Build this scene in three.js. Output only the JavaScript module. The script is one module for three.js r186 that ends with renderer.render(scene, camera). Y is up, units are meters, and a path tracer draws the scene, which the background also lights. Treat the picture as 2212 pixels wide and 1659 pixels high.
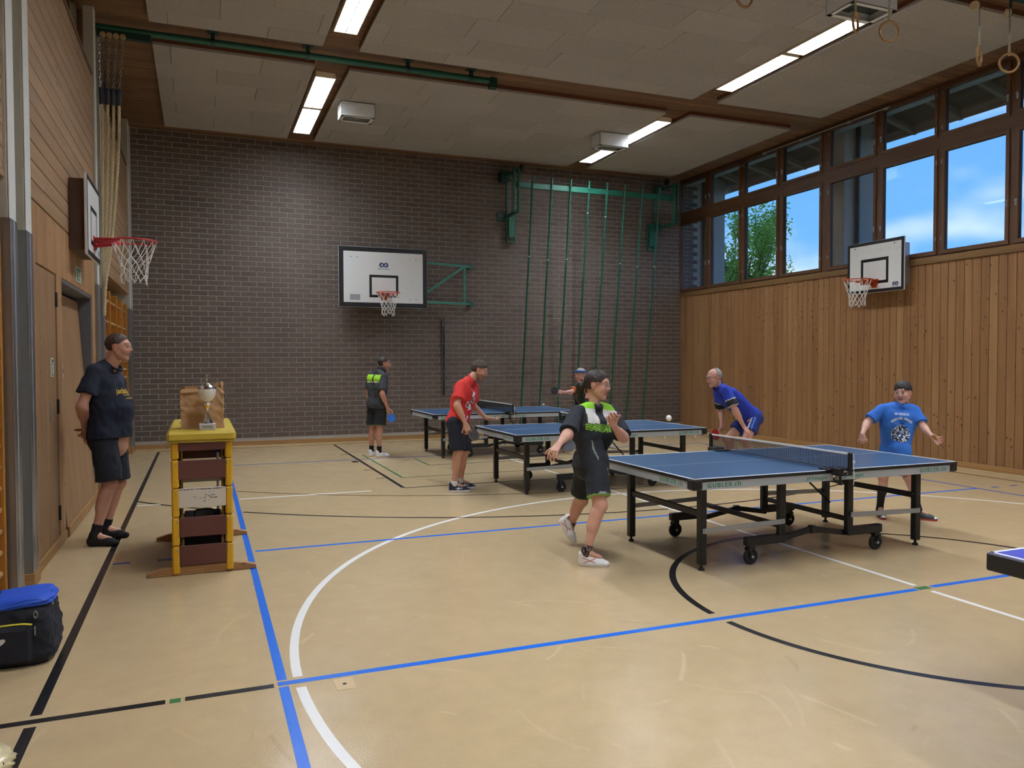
import * as THREE from 'three';
import { mergeGeometries } from 'three/addons/utils/BufferGeometryUtils.js';
import { RectAreaLightUniformsLib } from 'three/addons/lights/RectAreaLightUniformsLib.js';
import { createNoise3D } from 'simplex-noise';

// ---------------------------------------------------------------- camera, sky, light, exposure
const scene = new THREE.Scene();
const camera = new THREE.PerspectiveCamera(52.29, 2212 / 1659, 0.05, 400);
camera.matrixAutoUpdate = true;
{
  const m = new THREE.Matrix4().makeBasis(new THREE.Vector3(0.92919, -0.00201, 0.36961), new THREE.Vector3(0.01255, 0.99958, -0.02611), new THREE.Vector3(-0.36940, 0.02890, 0.92882));
  camera.quaternion.setFromRotationMatrix(m);
  camera.position.set(0, 1.645, 0);
}
scene.add(camera);
const renderer = new THREE.WebGLRenderer({ antialias: true });
renderer.toneMapping = THREE.LinearToneMapping;
renderer.toneMappingExposure = 1.0;
renderer.shadowMap.enabled = true;
RectAreaLightUniformsLib.init();
const LAMP = 92, LAMP_COLOR = 0xeef4ff, LAMP_GLOW = 5.0, SKY_GAIN = 1.35;

const rng = (s) => () => { s = (s + 0x6d2b79f5) | 0; let t = Math.imul(s ^ (s >>> 15), 1 | s); t = (t + Math.imul(t ^ (t >>> 7), 61 | t)) ^ t; return ((t ^ (t >>> 14)) >>> 0) / 4294967296; };
const noise3 = createNoise3D(rng(7));
const fbm = (x, y, z, o = 4) => { let s = 0, a = 0.5; for (let i = 0; i < o; i++) { s += a * noise3(x, y, z); x *= 2.03; y *= 2.03; z *= 2.03; a *= 0.5; } return s; };
const clamp = (x, a = 0, b = 1) => Math.min(b, Math.max(a, x));
const sstep = (a, b, x) => { const t = clamp((x - a) / (b - a)); return t * t * (3 - 2 * t); };
const lerp = (a, b, t) => a + (b - a) * t;

{ // the sky: blue air with drifting cloud, the same all round, paler towards the horizon
  const W = 1024, H = 512, data = new Float32Array(W * H * 4);
  for (let j = 0; j < H; j++) {
    const el = ((j + 0.5) / H - 0.5) * Math.PI, y = Math.sin(el), c = Math.cos(el);
    for (let i = 0; i < W; i++) {
      const a = (i + 0.5) / W * Math.PI * 2, x = Math.cos(a) * c, z = Math.sin(a) * c, k = 1 / (Math.max(y, 0) + 0.22);
      const n = fbm(x * k * 1.1, 3.1, z * k * 1.1, 5), n2 = fbm(x * k * 2.6 + 9, 1.2, z * k * 2.6, 5);
      const up = sstep(0, 0.75, y), low = Math.exp(-Math.max(y, 0) * 5.5);
      const cloud = clamp(sstep(-0.1, 0.75, n + n2 * 0.45 + low * 0.55) * (0.3 + 0.7 * low) * 1.25 - 0.08);
      const o = (j * W + i) * 4;
      const air = [lerp(0.15, 0.07, up), lerp(0.42, 0.24, up), lerp(0.90, 0.72, up)], white = [0.72, 0.86, 1.0];
      for (let q = 0; q < 3; q++) data[o + q] = lerp(air[q], white[q], cloud) * SKY_GAIN * (el < 0 ? 0.5 : 1);
      data[o + 3] = 1;
    }
  }
  const t = new THREE.DataTexture(data, W, H, THREE.RGBAFormat, THREE.FloatType);
  t.mapping = THREE.EquirectangularReflectionMapping; t.magFilter = THREE.LinearFilter; t.needsUpdate = true;
  scene.background = t;
}

// ---------------------------------------------------------------- helpers
const V = (x, y, z) => new THREE.Vector3(x, y, z);
const used = {};
function numbered(n) { const k = used[n] = (used[n] ?? -1) + 1; return k ? n + '_' + String(k).padStart(3, '0') : n; }
function shade(o) { o.traverse((c) => { if (c.isMesh) { c.castShadow = true; c.receiveShadow = true; } }); return o; }
function tag(o, label, category, group) { o.userData = { label, category }; if (group) o.userData.group = group; return o; }
function thing(name, label, category, pos = [0, 0, 0], turn = 0, group) {
  const o = new THREE.Group(); o.name = numbered(name); o.position.set(...pos); o.rotation.y = turn; scene.add(o); return tag(o, label, category, group);
}
function structure(name) { const o = new THREE.Group(); o.name = name; o.userData.kind = 'structure'; scene.add(o); return o; }
function merge(list) {
  list = list.flat(9).map((g) => {
    const n = g.index ? g.toNonIndexed() : g;
    for (const k of Object.keys(n.attributes)) if (!['position', 'normal', 'uv'].includes(k)) n.deleteAttribute(k);
    if (!n.attributes.uv) n.setAttribute('uv', new THREE.BufferAttribute(new Float32Array(n.attributes.position.count * 2), 2));
    return n;
  });
  return list.length === 1 ? list[0] : mergeGeometries(list);
}
function part(name, parent, material, ...geoms) {
  const m = new THREE.Mesh(merge(geoms), material); m.name = name; m.castShadow = m.receiveShadow = true; parent.add(m); return m;
}
function place(name, parent, material, geometry, x = 0, y = 0, z = 0) { // shares the geometry
  const m = new THREE.Mesh(geometry, material); m.name = name; m.castShadow = m.receiveShadow = true; m.position.set(x, y, z); parent.add(m); return m;
}
// a box with chamfered edges; uv in metres, u along the longest side
function rawBox(w, h, d, b = 0, ou = 0, ov = 0) {
  const H = [w / 2, h / 2, d / 2], P = [], N = [], U = [];
  b = Math.min(b, H[0] * 0.9, H[1] * 0.9, H[2] * 0.9);
  const long = H[0] >= H[1] && H[0] >= H[2] ? 0 : H[1] >= H[2] ? 1 : 2;
  const corner = (s, face) => s.map((q, i) => q * (H[i] - (i === face ? 0 : b)));
  const uvOf = (p, ax) => { const o = [0, 1, 2].filter((i) => i !== ax), [u, v] = o[0] === long ? o : o[1] === long ? [o[1], o[0]] : o; return [p[u] + ou, p[v] + ov + ax * 0.13]; };
  const tri = (a, c, e, ax) => {
    const A = V(...a), n = V(...c).sub(A).cross(V(...e).sub(A)), out = V(a[0] + c[0] + e[0], a[1] + c[1] + e[1], a[2] + c[2] + e[2]);
    if (n.dot(out) < 0) { n.negate(); [c, e] = [e, c]; }
    n.normalize();
    for (const p of [a, c, e]) { P.push(...p); N.push(n.x, n.y, n.z); U.push(...uvOf(p, ax)); }
  };
  const quad = (a, c, e, f, ax) => { tri(a, c, e, ax); tri(a, e, f, ax); };
  for (let ax = 0; ax < 3; ax++) for (const s of [-1, 1]) {
    const [i, j] = [0, 1, 2].filter((k) => k !== ax), mk = (p, q) => { const t = [0, 0, 0]; t[ax] = s; t[i] = p; t[j] = q; return corner(t, ax); };
    quad(mk(-1, -1), mk(1, -1), mk(1, 1), mk(-1, 1), ax);
  }
  if (b > 0) {
    for (let e = 0; e < 3; e++) { const [i, j] = [0, 1, 2].filter((k) => k !== e);
      for (const p of [-1, 1]) for (const q of [-1, 1]) { const mk = (t) => { const s = [0, 0, 0]; s[e] = t; s[i] = p; s[j] = q; return s; }; quad(corner(mk(-1), i), corner(mk(1), i), corner(mk(1), j), corner(mk(-1), j), i); } }
    for (const x of [-1, 1]) for (const y of [-1, 1]) for (const z of [-1, 1]) tri(corner([x, y, z], 0), corner([x, y, z], 1), corner([x, y, z], 2), 0);
  }
  const g = new THREE.BufferGeometry();
  g.setAttribute('position', new THREE.BufferAttribute(new Float32Array(P), 3)); g.setAttribute('normal', new THREE.BufferAttribute(new Float32Array(N), 3)); g.setAttribute('uv', new THREE.BufferAttribute(new Float32Array(U), 2));
  return g;
}
const boxes = {};
function sharedBox(w, h, d, b = 0, variant = 0) {
  const k = [w, h, d, b, variant].join();
  return boxes[k] ??= rawBox(w, h, d, b, variant * 0.737, variant * 0.1931);
}
function box(w, h, d, x, y, z, b = 0.003, ou) { return rawBox(w, h, d, b, ou ?? (x * 3.7 + z * 1.3), (y * 0.7 + z)).translate(x, y, z); }
function span(x0, x1, y0, y1, z0, z1, b = 0.003) { return box(Math.abs(x1 - x0), Math.abs(y1 - y0), Math.abs(z1 - z0), (x0 + x1) / 2, (y0 + y1) / 2, (z0 + z1) / 2, b); }
function bar(p, q, w, t, b = 0.002) { // box from p to q; w is its width sideways, t its thickness upwards
  const a = V(...p), c = V(...q), d = c.clone().sub(a), L = d.length(), x = d.normalize(), up = Math.abs(x.y) > 0.95 ? V(1, 0, 0) : V(0, 1, 0), z = x.clone().cross(up).normalize(), y = z.clone().cross(x);
  const g = rawBox(L, t, w, b, a.x + a.z, a.y);
  return g.applyMatrix4(new THREE.Matrix4().makeBasis(x, y, z).setPosition(a.lerp(c, 0.5)));
}
function cyl(r0, r1, h, x, y, z, seg = 20, axis = 'y') { // r0 at the top
  const g = new THREE.CylinderGeometry(r0, r1, h, seg);
  if (axis === 'x') g.rotateZ(-Math.PI / 2); if (axis === 'z') g.rotateX(Math.PI / 2);
  return g.translate(x, y, z);
}
function rod(p, q, r0, r1 = r0, seg = 12) {
  const a = V(...p), c = V(...q), d = c.clone().sub(a);
  const g = new THREE.CylinderGeometry(r1, r0, d.length(), seg);
  g.applyQuaternion(new THREE.Quaternion().setFromUnitVectors(V(0, 1, 0), d.clone().normalize()));
  const m = a.add(c).multiplyScalar(0.5); return g.translate(m.x, m.y, m.z);
}
function tube(pts, r, seg = 40, radial = 8, closed = false) { return new THREE.TubeGeometry(new THREE.CatmullRomCurve3(pts.map((p) => V(...p)), closed, 'centripetal'), seg, r, radial, closed); }
function lathe(pts, seg = 40) { return new THREE.LatheGeometry(pts.map((p) => new THREE.Vector2(...p)), seg); }
function plate(pts, depth, bevel = 0.002) { // outline in x, y pushed along z
  const s = new THREE.Shape(); pts.forEach((p, i) => (i ? s.lineTo(...p) : s.moveTo(...p)));
  return new THREE.ExtrudeGeometry(s, { depth: depth - 2 * bevel, bevelEnabled: bevel > 0, bevelSize: bevel, bevelThickness: bevel, bevelSegments: 1, bevelOffset: -bevel, curveSegments: 10 }).translate(0, 0, bevel);
}
const torus = (R, r, seg = 40, tub = 10) => new THREE.TorusGeometry(R, r, tub, seg);

// ---------------------------------------------------------------- textures and materials
function dataTex(W, H, f, srgb = true) { // f(u, v, x, y) -> grey 0..1 or [r, g, b]
  const d = new Uint8Array(W * H * 4);
  for (let y = 0; y < H; y++) for (let x = 0; x < W; x++) { const c = f((x + 0.5) / W, (y + 0.5) / H, x, y), o = (y * W + x) * 4; for (let q = 0; q < 3; q++) d[o + q] = clamp(Array.isArray(c) ? c[q] : c) * 255; d[o + 3] = 255; }
  const t = new THREE.DataTexture(d, W, H); t.wrapS = t.wrapT = THREE.RepeatWrapping; t.magFilter = THREE.LinearFilter; t.colorSpace = srgb ? THREE.SRGBColorSpace : THREE.NoColorSpace; t.needsUpdate = true; return t;
}
function canvasTex(W, H, draw) {
  const c = document.createElement('canvas'); c.width = W; c.height = H; draw(c.getContext('2d'), W, H);
  const t = new THREE.CanvasTexture(c); t.colorSpace = THREE.SRGBColorSpace; return t;
}
const rep = (t, x, y = x) => { const c = t.clone(); c.repeat.set(x, y); c.needsUpdate = true; return c; };
const tile2 = (u, v, fx, fy, s) => { // noise that wraps
  const a = u * Math.PI * 2, b = v * Math.PI * 2; return noise3(Math.cos(a) * fx / 6.28 + s, Math.sin(a) * fx / 6.28 + Math.cos(b) * fy / 6.28 * 1.7, Math.sin(b) * fy / 6.28 - s);
};
const TAU = Math.PI * 2;
function woodTex(seed, knots) { // 3.2 m along the grain, 0.8 m across
  const R = rng(seed), K = Array.from({ length: knots }, () => [R() * 3.2, R() * 0.8, 0.004 + 0.006 * R(), R()]);
  return dataTex(1024, 512, (u, v) => {
    let x = u * 3.2, y = v * 0.8, dark = 0, push = 0;
    for (const [kx, ky, r, t] of K) { const dx = Math.min(Math.abs(x - kx), 3.2 - Math.abs(x - kx)), dy0 = y - ky, dy = dy0 - Math.round(dy0 / 0.8) * 0.8; const e = Math.hypot(dx * 0.75, dy); if (e < r * 6) { push += dy * Math.exp(-e * e / (r * r * 6)) * 1.5; if (e < r) dark = Math.max(dark, 0.45 + 0.3 * t); else dark = Math.max(dark, 0.5 * Math.exp(-(e - r) / (r * 0.5))); } }
    const g = noise3(x * 0.5 + seed, (y + push) * 38, 0.3) * 0.5 + noise3(x * 1.1, (y + push) * 110, 4 + seed) * 0.3 + noise3(x * 5, y * 260, 9) * 0.2;
    const broad = noise3(x * 0.35, y * 7, seed + 3);
    const l = 0.86 + 0.075 * g + 0.05 * broad;
    const k = 1 - dark * 0.8;
    return [l * k, (l - 0.02 + 0.02 * g) * k * (1 - dark * 0.12), (l - 0.045 + 0.035 * g) * k * (1 - dark * 0.2)];
  });
}
const woodPine = woodTex(11, 34), woodPlain = woodTex(23, 5);
for (const t of [woodPine, woodPlain]) t.repeat.set(1 / 3.2, 1 / 0.8);
const grain = dataTex(256, 256, (u, v, x, y) => 0.5 + 0.3 * noise3(x * 0.33, y * 0.33, 1) + 0.2 * noise3(x * 0.9, y * 0.9, 5), false);
const std = (color, roughness = 0.6, o = {}) => new THREE.MeshStandardMaterial({ color, roughness, ...o });
const wood = (color, roughness = 0.55, map = woodPine) => std(color, roughness, { map });
const M = {
  plank: [0xa98258, 0xa37b52, 0xb08a5f, 0x9d754c, 0xa67e54].map((c) => wood(c, 0.5)),
  upper: [0xb09272, 0xac8d6c, 0xb59777, 0xa88968].map((c) => wood(c, 0.6, woodPlain)),
  lower: [0xbb946a, 0xb58d62, 0xc29b71].map((c) => wood(c, 0.55)),
  door: wood(0xac8a66, 0.5, woodPlain), frame: wood(0x6a4c34, 0.5, woodPlain), sill: wood(0x8a6c44, 0.5, woodPlain), base: wood(0xb8905c, 0.45, woodPlain), mullion: wood(0x684a33, 0.5, woodPlain),
  ceil: [0x8a6a4c, 0x846346, 0x917050, 0x7d5f43].map((c) => wood(c, 0.55)), panelEdge: wood(0x79472f, 0.6, woodPlain),
  bars: wood(0xc4893a, 0.35, woodPlain), birch: wood(0xd0a876, 0.45, woodPlain), footWood: wood(0xb98d5a, 0.55, woodPlain), ring: wood(0xb08a58, 0.4, woodPlain),
  black: std(0x16181a, 0.45), blackMetal: std(0x1d1f22, 0.42, { metalness: 0.2 }), dark: std(0x0c0d0f, 0.7), rubber: std(0x1a1a1c, 0.75), white: std(0xe6e6e2, 0.5), whitePaint: std(0xd9dde0, 0.45),
  alu: std(0xa9adb2, 0.32, { metalness: 0.9 }), steel: std(0xb4b7ba, 0.35, { metalness: 0.85 }), galva: std(0xa7adb3, 0.4, { metalness: 0.35 }), chrome: std(0xe4e6e8, 0.08, { metalness: 1 }), chain: std(0x8d9094, 0.4, { metalness: 0.8 }),
  green: std(0x175a48, 0.4, { metalness: 0.1 }), greenLight: std(0x3d7d6d, 0.42, { metalness: 0.1 }), greenDark: std(0x0e3a33, 0.45),
  red: std(0xb01c26, 0.4), orange: std(0xc0481c, 0.45), net: std(0xe8e8e4, 0.8), glass: new THREE.MeshPhysicalMaterial({ color: 0xffffff, roughness: 0.02, transmission: 1, thickness: 0, ior: 1.5 }),
};
// ---------------------------------------------------------------- the hall: x -1.19 .. 10.79, z -16.1 .. 7.86, floor at 0, boards of the ceiling at 5.97
const XL = -1.19, XR = 10.79, ZB = -16.1, ZF = 7.86, YC = 5.97;
{ // floor of tan sports lacquer with its court lines
  const R = rng(5);
  const map = canvasTex(2048, 2048, (c, W) => {
    const im = c.createImageData(W, W);
    for (let y = 0; y < W; y++) for (let x = 0; x < W; x++) {
      const u = x / W * 24, v = y / W * 24, n = fbm(u * 0.5, v * 0.5, 2, 3) * 0.03 + noise3(u * 5, v * 5, 4) * 0.012 + noise3(u * 22, v * 22, 1) * 0.008, o = (y * W + x) * 4;
      im.data[o] = 197 * (1 + n); im.data[o + 1] = 174 * (1 + n * 1.05); im.data[o + 2] = 134 * (1 + n * 1.2); im.data[o + 3] = 255;
    }
    c.putImageData(im, 0, 0);
    c.lineCap = 'round';
    for (let i = 0; i < 2600; i++) { // scuffs of shoes and mats
      const x = R() * W, y = R() * W, a = R() * TAU, L = 4 + R() * R() * 60;
      c.strokeStyle = R() < 0.8 ? `rgba(236,216,176,${0.10 + 0.3 * R() * R()})` : `rgba(120,95,65,${0.06 + 0.12 * R()})`; c.lineWidth = 0.6 + R() * 0.9;
      c.beginPath(); c.moveTo(x, y); c.quadraticCurveTo(x + Math.cos(a) * L * 0.5 + (R() - 0.5) * L * 0.4, y + Math.sin(a) * L * 0.5 + (R() - 0.5) * L * 0.4, x + Math.cos(a) * L, y + Math.sin(a) * L); c.stroke();
    }
  });
  map.wrapS = map.wrapT = THREE.RepeatWrapping; map.repeat.set(1 / 24, 1 / 24);
  const bump = dataTex(512, 512, (u, v, x, y) => 0.5 + 0.28 * tile2(u, v, 90, 90, 3) + 0.22 * tile2(u, v, 40, 40, 8), false); bump.repeat.set(1 / 0.6, 1 / 0.6);
  const rough = dataTex(512, 512, (u, v) => 0.8 + 0.12 * tile2(u, v, 9, 9, 2) + 0.08 * tile2(u, v, 40, 40, 6), false); rough.repeat.set(1 / 4, 1 / 4);
  const floor = new THREE.Group(); floor.name = 'floor'; floor.userData.kind = 'structure'; scene.add(floor);
  part('floor_surface', floor, new THREE.MeshPhysicalMaterial({ map, bumpMap: bump, bumpScale: 0.00045, roughnessMap: rough, roughness: 0.24, ior: 1.6 }), rawBox(13.4, 0.2, 24.4, 0).translate(4.5, -0.1, -4.12));
  const ink = { blue: 0x1f6fe0, black: 0x1d1d20, white: 0xf2f2ee, brown: 0x4a2a1c, green: 0x3f7a4a, dull: 0x3c5fae, thin: 0x31523a };
  const pm = {}; for (const k in ink) pm[k] = new THREE.MeshPhysicalMaterial({ color: ink[k], roughness: 0.27, bumpMap: bump, bumpScale: 0.0004 });
  const line = (k, x0, z0, x1, z1, w = 0.05) => { const horiz = Math.abs(x1 - x0) > Math.abs(z1 - z0); const g = horiz ? span(x0, x1, -0.001, 0.0008, z0 - w / 2, z0 + w / 2, 0) : span(x0 - w / 2, x0 + w / 2, -0.001, 0.0008, z0, z1, 0); return part('court_line', floor, pm[k], g); };
  const arc = (k, cx, cz, r, a0, a1, w = 0.05) => part('court_line', floor, pm[k], new THREE.RingGeometry(r - w / 2, r + w / 2, 90, 1, a0, a1 - a0).rotateX(-Math.PI / 2).translate(cx, 0.0007, cz));
  // black left touch line, badminton lines in blue, basketball in black, white and brown
  line('black', -0.735, -15.66, -0.735, -4.165); line('black', -0.735, -4.035, -0.735, 6);
  line('black', -1.12, -4.097, -0.18, -4.097); line('green', -0.161, -4.095, -0.111, -4.095); line('black', -0.091, -4.097, 0.325, -4.097);
  line('blue', 0.345, -4.11, 4.76, -4.115); line('green', 4.775, -4.12, 4.895, -4.12, 0.06); line('blue', 4.92, -4.122, 9.29, -4.122);
  line('blue', 0.37, -13.13, 0.37, -4.155); line('blue', 0.37, -4.065, 0.37, 5); line('blue', 0.42, -7.10, 9.24, -7.10, 0.05); line('dull', 0.42, -13.15, 9.26, -13.15, 0.05); line('dull', 9.262, -13.15, 9.262, 5);
  for (const x of [-0.62, -0.285, 9.56, 9.91]) line('dull', x - 0.065, -7.08, x + 0.065, -7.08);
  line('black', 2.437, -15.7, 2.437, -9.98); line('black', 2.44, -9.95, 7.2, -9.95, 0.045); line('black', 7.2, -15.7, 7.2, -9.95);
  line('brown', -0.7, -15.76, 10.3, -15.76, 0.035); line('brown', 10.3, -15.76, 10.3, 6, 0.045);
  line('white', -0.69, -9.87, -0.45, -9.87, 0.045); line('white', 0.41, -9.885, 2.0, -9.885, 0.045);
  line('green', 2.637, -13.78, 2.637, -10.85, 0.035); line('thin', 2.64, -10.85, 6.98, -10.85, 0.03); line('green', 3.35, -12.9, 3.35, -12.0, 0.03); line('thin', 3.35, -12.0, 6.3, -12.0, 0.03);
  line('black', 2.29, -12.88, 2.39, -12.88, 0.2); for (const z of [-13.96, -11.81, -10.91]) line('brown', 2.28, z, 2.40, z, 0.04);
  line('white', 4.838, -13.1, 4.838, -7.14, 0.035); line('white', 4.836, -7.06, 4.836, -4.19, 0.04); line('white', 4.83, -4.04, 4.82, 5, 0.04);
  const A = (x, z, cx, cz) => Math.atan2(-(z - cz), x - cx);
  { const cx = 4.89, cz = -4.126, r = 1.818, e = 0.047; arc('black', cx, cz, r, e, Math.PI - e); arc('black', cx, cz, r, Math.PI + e, TAU - e); }
  { const cx = 4.84, cz = -4.1, r = 4.39, g = 0.016; arc('white', cx, cz, r, 0.02, Math.PI - g); arc('white', cx, cz, r, Math.PI + g, TAU - 0.02); }
  arc('black', 4.95, -14.61, 7.2, A(-0.69, -10.25, 4.95, -14.61), A(0.32, -9.13, 4.95, -14.61), 0.045);
  arc('black', 4.95, -14.61, 7.2, A(0.42, -9.03, 4.95, -14.61), TAU - 0.66 - TAU, 0.045);
  arc('brown', 4.95, -15.9, 7.05, -2.27, -0.9, 0.03);
  arc('black', 5.9, -16.6, 3.5, 2.05, 2.42, 0.045);
  const plateM = std(0xcdb58a, 0.5); const sp = part('socket_plate', floor, plateM, span(0.613, 0.713, 0, 0.002, -4.06, -3.915, 0.001)); part('socket_hole', sp, M.dark, cyl(0.011, 0.011, 0.0012, 0.662, 0.0022, -3.985, 16));
}
{ // back wall of brown brick in running bond
  const wall = structure('wall_back'), R = rng(31);
  part('mortar', wall, std(0xaaa59c, 0.9), span(XL - 0.4, XR + 0.3, -0.1, 6.3, ZB - 0.0025, ZB - 0.3, 0));
  const tones = [0x72645a, 0x6e6057, 0x74665c, 0x6a5c54, 0x705f57, 0x6d5f57, 0x766a5f, 0x665850], face = dataTex(256, 128, (u, v) => 0.86 + 0.1 * tile2(u, v, 60, 12, 2) + 0.1 * tile2(u, v, 30, 30, 7)); face.repeat.set(1 / 0.6, 1 / 0.3);
  const mats = tones.map((c) => std(c, 0.75, { map: face })), many = std(0xffffff, 0.75, { map: face, vertexColors: true }), rest = [], cols = [], all = [];
  for (let r = 0; r < 60; r++) {
    const y = 5.868 - 0.0985 * r + 0.04925;
    if (y < 0.12) break;
    for (let x = -1.038 - 0.2965 * 2 + (r % 2 ? 0.148 : 0); x < XR + 0.2; x += 0.2965) all.push([x + 0.148, y]);
  }
  all.sort((a, b) => a[0] - b[0]);
  let n = 0;
  for (const [x, y] of all) {
    if (x < XL - 0.1) continue;
    const t = Math.floor(R() * R() * 1.4 * tones.length) % tones.length, dz = R() * 0.002;
    if (n < 300) { place('brick', wall, mats[t], sharedBox(0.286, 0.088, 0.05, 0.003, n % 7), x, y, ZB - 0.025 + dz); n++; } else {
      const g = rawBox(0.286, 0.088, 0.02, 0, x, y * 1.7).translate(x, y, ZB - 0.010 + dz), c = new THREE.Color(tones[t]);
      rest.push(g); for (let i = 0; i < 36; i++) cols.push(c.r, c.g, c.b);
    }
  }
  const g = mergeGeometries(rest); g.setAttribute('color', new THREE.BufferAttribute(new Float32Array(cols), 3));
  const m = new THREE.Mesh(g, many); m.name = 'brickwork'; m.castShadow = m.receiveShadow = true; m.userData.kind = 'stuff'; wall.add(m);
}
{ const b = structure('baseboard_back'); part('skirting', b, M.base, span(XL, XR, 0, 0.1, ZB, ZB + 0.02, 0.004)); part('joint_strip', b, std(0xc9b48a, 0.5), span(XL, XR, 0, 0.012, ZB + 0.02, ZB + 0.035, 0.004)); }
{ // front wall behind the camera, plain boarded
  const w = structure('wall_front'); part('boarding', w, M.plank[0], span(XL - 0.4, XR + 0.4, -0.1, 6.3, ZF, ZF + 0.2, 0));
}
const windowsZ = [0, 1, 2, 3, 4].map((k) => -16.08 + 4.82 * k);
{ // right wall: pine boards up to the windows
  const wall = structure('wall_right'), R = rng(8);
  part('backing', wall, std(0x3a2a1c, 0.9), span(XR + 0.02, XR + 0.28, -0.1, 3.25, ZB - 0.3, ZF + 0.2, 0));
  for (let i = 0; i < 175; i++) { const z = ZB + 0.0 + 0.1375 * (i + 0.5); if (z > ZF) break; place('plank', wall, M.plank[Math.floor(R() * 5)], sharedBox(0.026, 3.105, 0.131, 0.004, Math.floor(R() * 24)), XR + 0.013, 1.635, z); }
  const t = structure('trim_1'); part('window_board', t, M.sill, span(XR - 0.028, XR + 0.28, 3.185, 3.29, ZB, ZF, 0.004));
  const h = structure('trim_2'); part('head_board', h, M.frame, span(XR - 0.02, XR + 0.25, 5.93, 6.3, ZB - 0.3, ZF, 0.004));
  const b = structure('baseboard_right'); part('skirting', b, M.base, span(XR - 0.02, XR + 0.01, 0, 0.1, ZB, ZF, 0.004)); part('joint_strip', b, std(0xc9b48a, 0.5), span(XR - 0.035, XR - 0.02, 0, 0.012, ZB, ZF, 0.004));
}
function sashRing(y0, y1, z0, z1, w, x0, x1) { return [span(x0, x1, y0 - w, y0, z0 - w, z1 + w), span(x0, x1, y1, y1 + w, z0 - w, z1 + w), span(x0, x1, y0, y1, z0 - w, z0), span(x0, x1, y0, y1, z1, z1 + w)]; }
windowsZ.forEach((zs, k) => { // five window units of four lights, each light a tall sash with a low one over it
  const win = structure('window_' + (k + 1)), lights = [[0, 0.99], [1.19, 2.19], [2.38, 3.37], [3.57, 4.55]];
  part('frame_post', win, M.mullion, span(XR - 0.005, XR + 0.11, 3.25, 5.96, zs - 0.15, zs - 0.055));
  for (const q of [1.09, 2.285, 3.47]) part('frame_post', win, M.mullion, span(XR - 0.005, XR + 0.11, 3.25, 5.96, zs + q - 0.05, zs + q + 0.05));
  part('frame_post', win, M.mullion, span(XR - 0.005, XR + 0.11, 3.25, 5.96, zs + 4.6, zs + 4.67));
  part('transom', win, M.mullion, span(XR - 0.008, XR + 0.11, 4.93, 5.155, zs - 0.06, zs + 4.62));
  part('frame_rail', win, M.mullion, span(XR - 0.006, XR + 0.11, 3.27, 3.33, zs - 0.06, zs + 4.62)); part('frame_rail', win, M.mullion, span(XR - 0.006, XR + 0.11, 5.90, 5.97, zs - 0.06, zs + 4.62));
  lights.forEach(([a, b], i) => {
    for (const [y0, y1] of [[3.37, 4.895], [5.19, 5.857]]) {
      const s = part('sash', win, M.frame, sashRing(y0, y1, zs + a, zs + b, 0.058, XR - 0.03, XR + 0.05));
      part('pane', s, M.glass, new THREE.PlaneGeometry(b - a + 0.01, y1 - y0 + 0.01).rotateY(-Math.PI / 2).translate(XR + 0.02, (y0 + y1) / 2, zs + (a + b) / 2));
      part('glazing_bead', s, std(0x2a2320, 0.6), sashRing(y0 + 0.008, y1 - 0.008, zs + a + 0.008, zs + b - 0.008, 0.012, XR - 0.002, XR + 0.03));
      const side = i % 2 ? zs + a - 0.03 : zs + b + 0.03, hy = y0 < 4 ? y0 + 0.52 : y0 + 0.2;
      part('handle', s, M.steel, span(XR - 0.045, XR - 0.03, hy - 0.05, hy + 0.05, side - 0.014, side + 0.014, 0.004), box(0.03, 0.018, 0.018, XR - 0.055, hy + 0.02, side, 0.004));
      for (const t of [0.12, 0.9]) part('hinge', s, M.steel, cyl(0.008, 0.008, 0.06, XR - 0.036, lerp(y0, y1, t), i % 2 ? zs + b + 0.045 : zs + a - 0.045, 8));
    }
  });
});
{ // window openers' rod under the ceiling
  const o = thing('window_opener', 'grey steel push rod along the top of the window row', 'window opener', [XR - 0.06, 5.88, -11.6]);
  part('rod', o, M.galva, cyl(0.011, 0.011, 3.2, 0, 0, 0.1, 10, 'z')); for (const z of [-1.45, -0.4, 0.8, 1.6]) part('bracket', o, M.galva, box(0.06, 0.035, 0.07, 0.02, 0, z));
}
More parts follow.
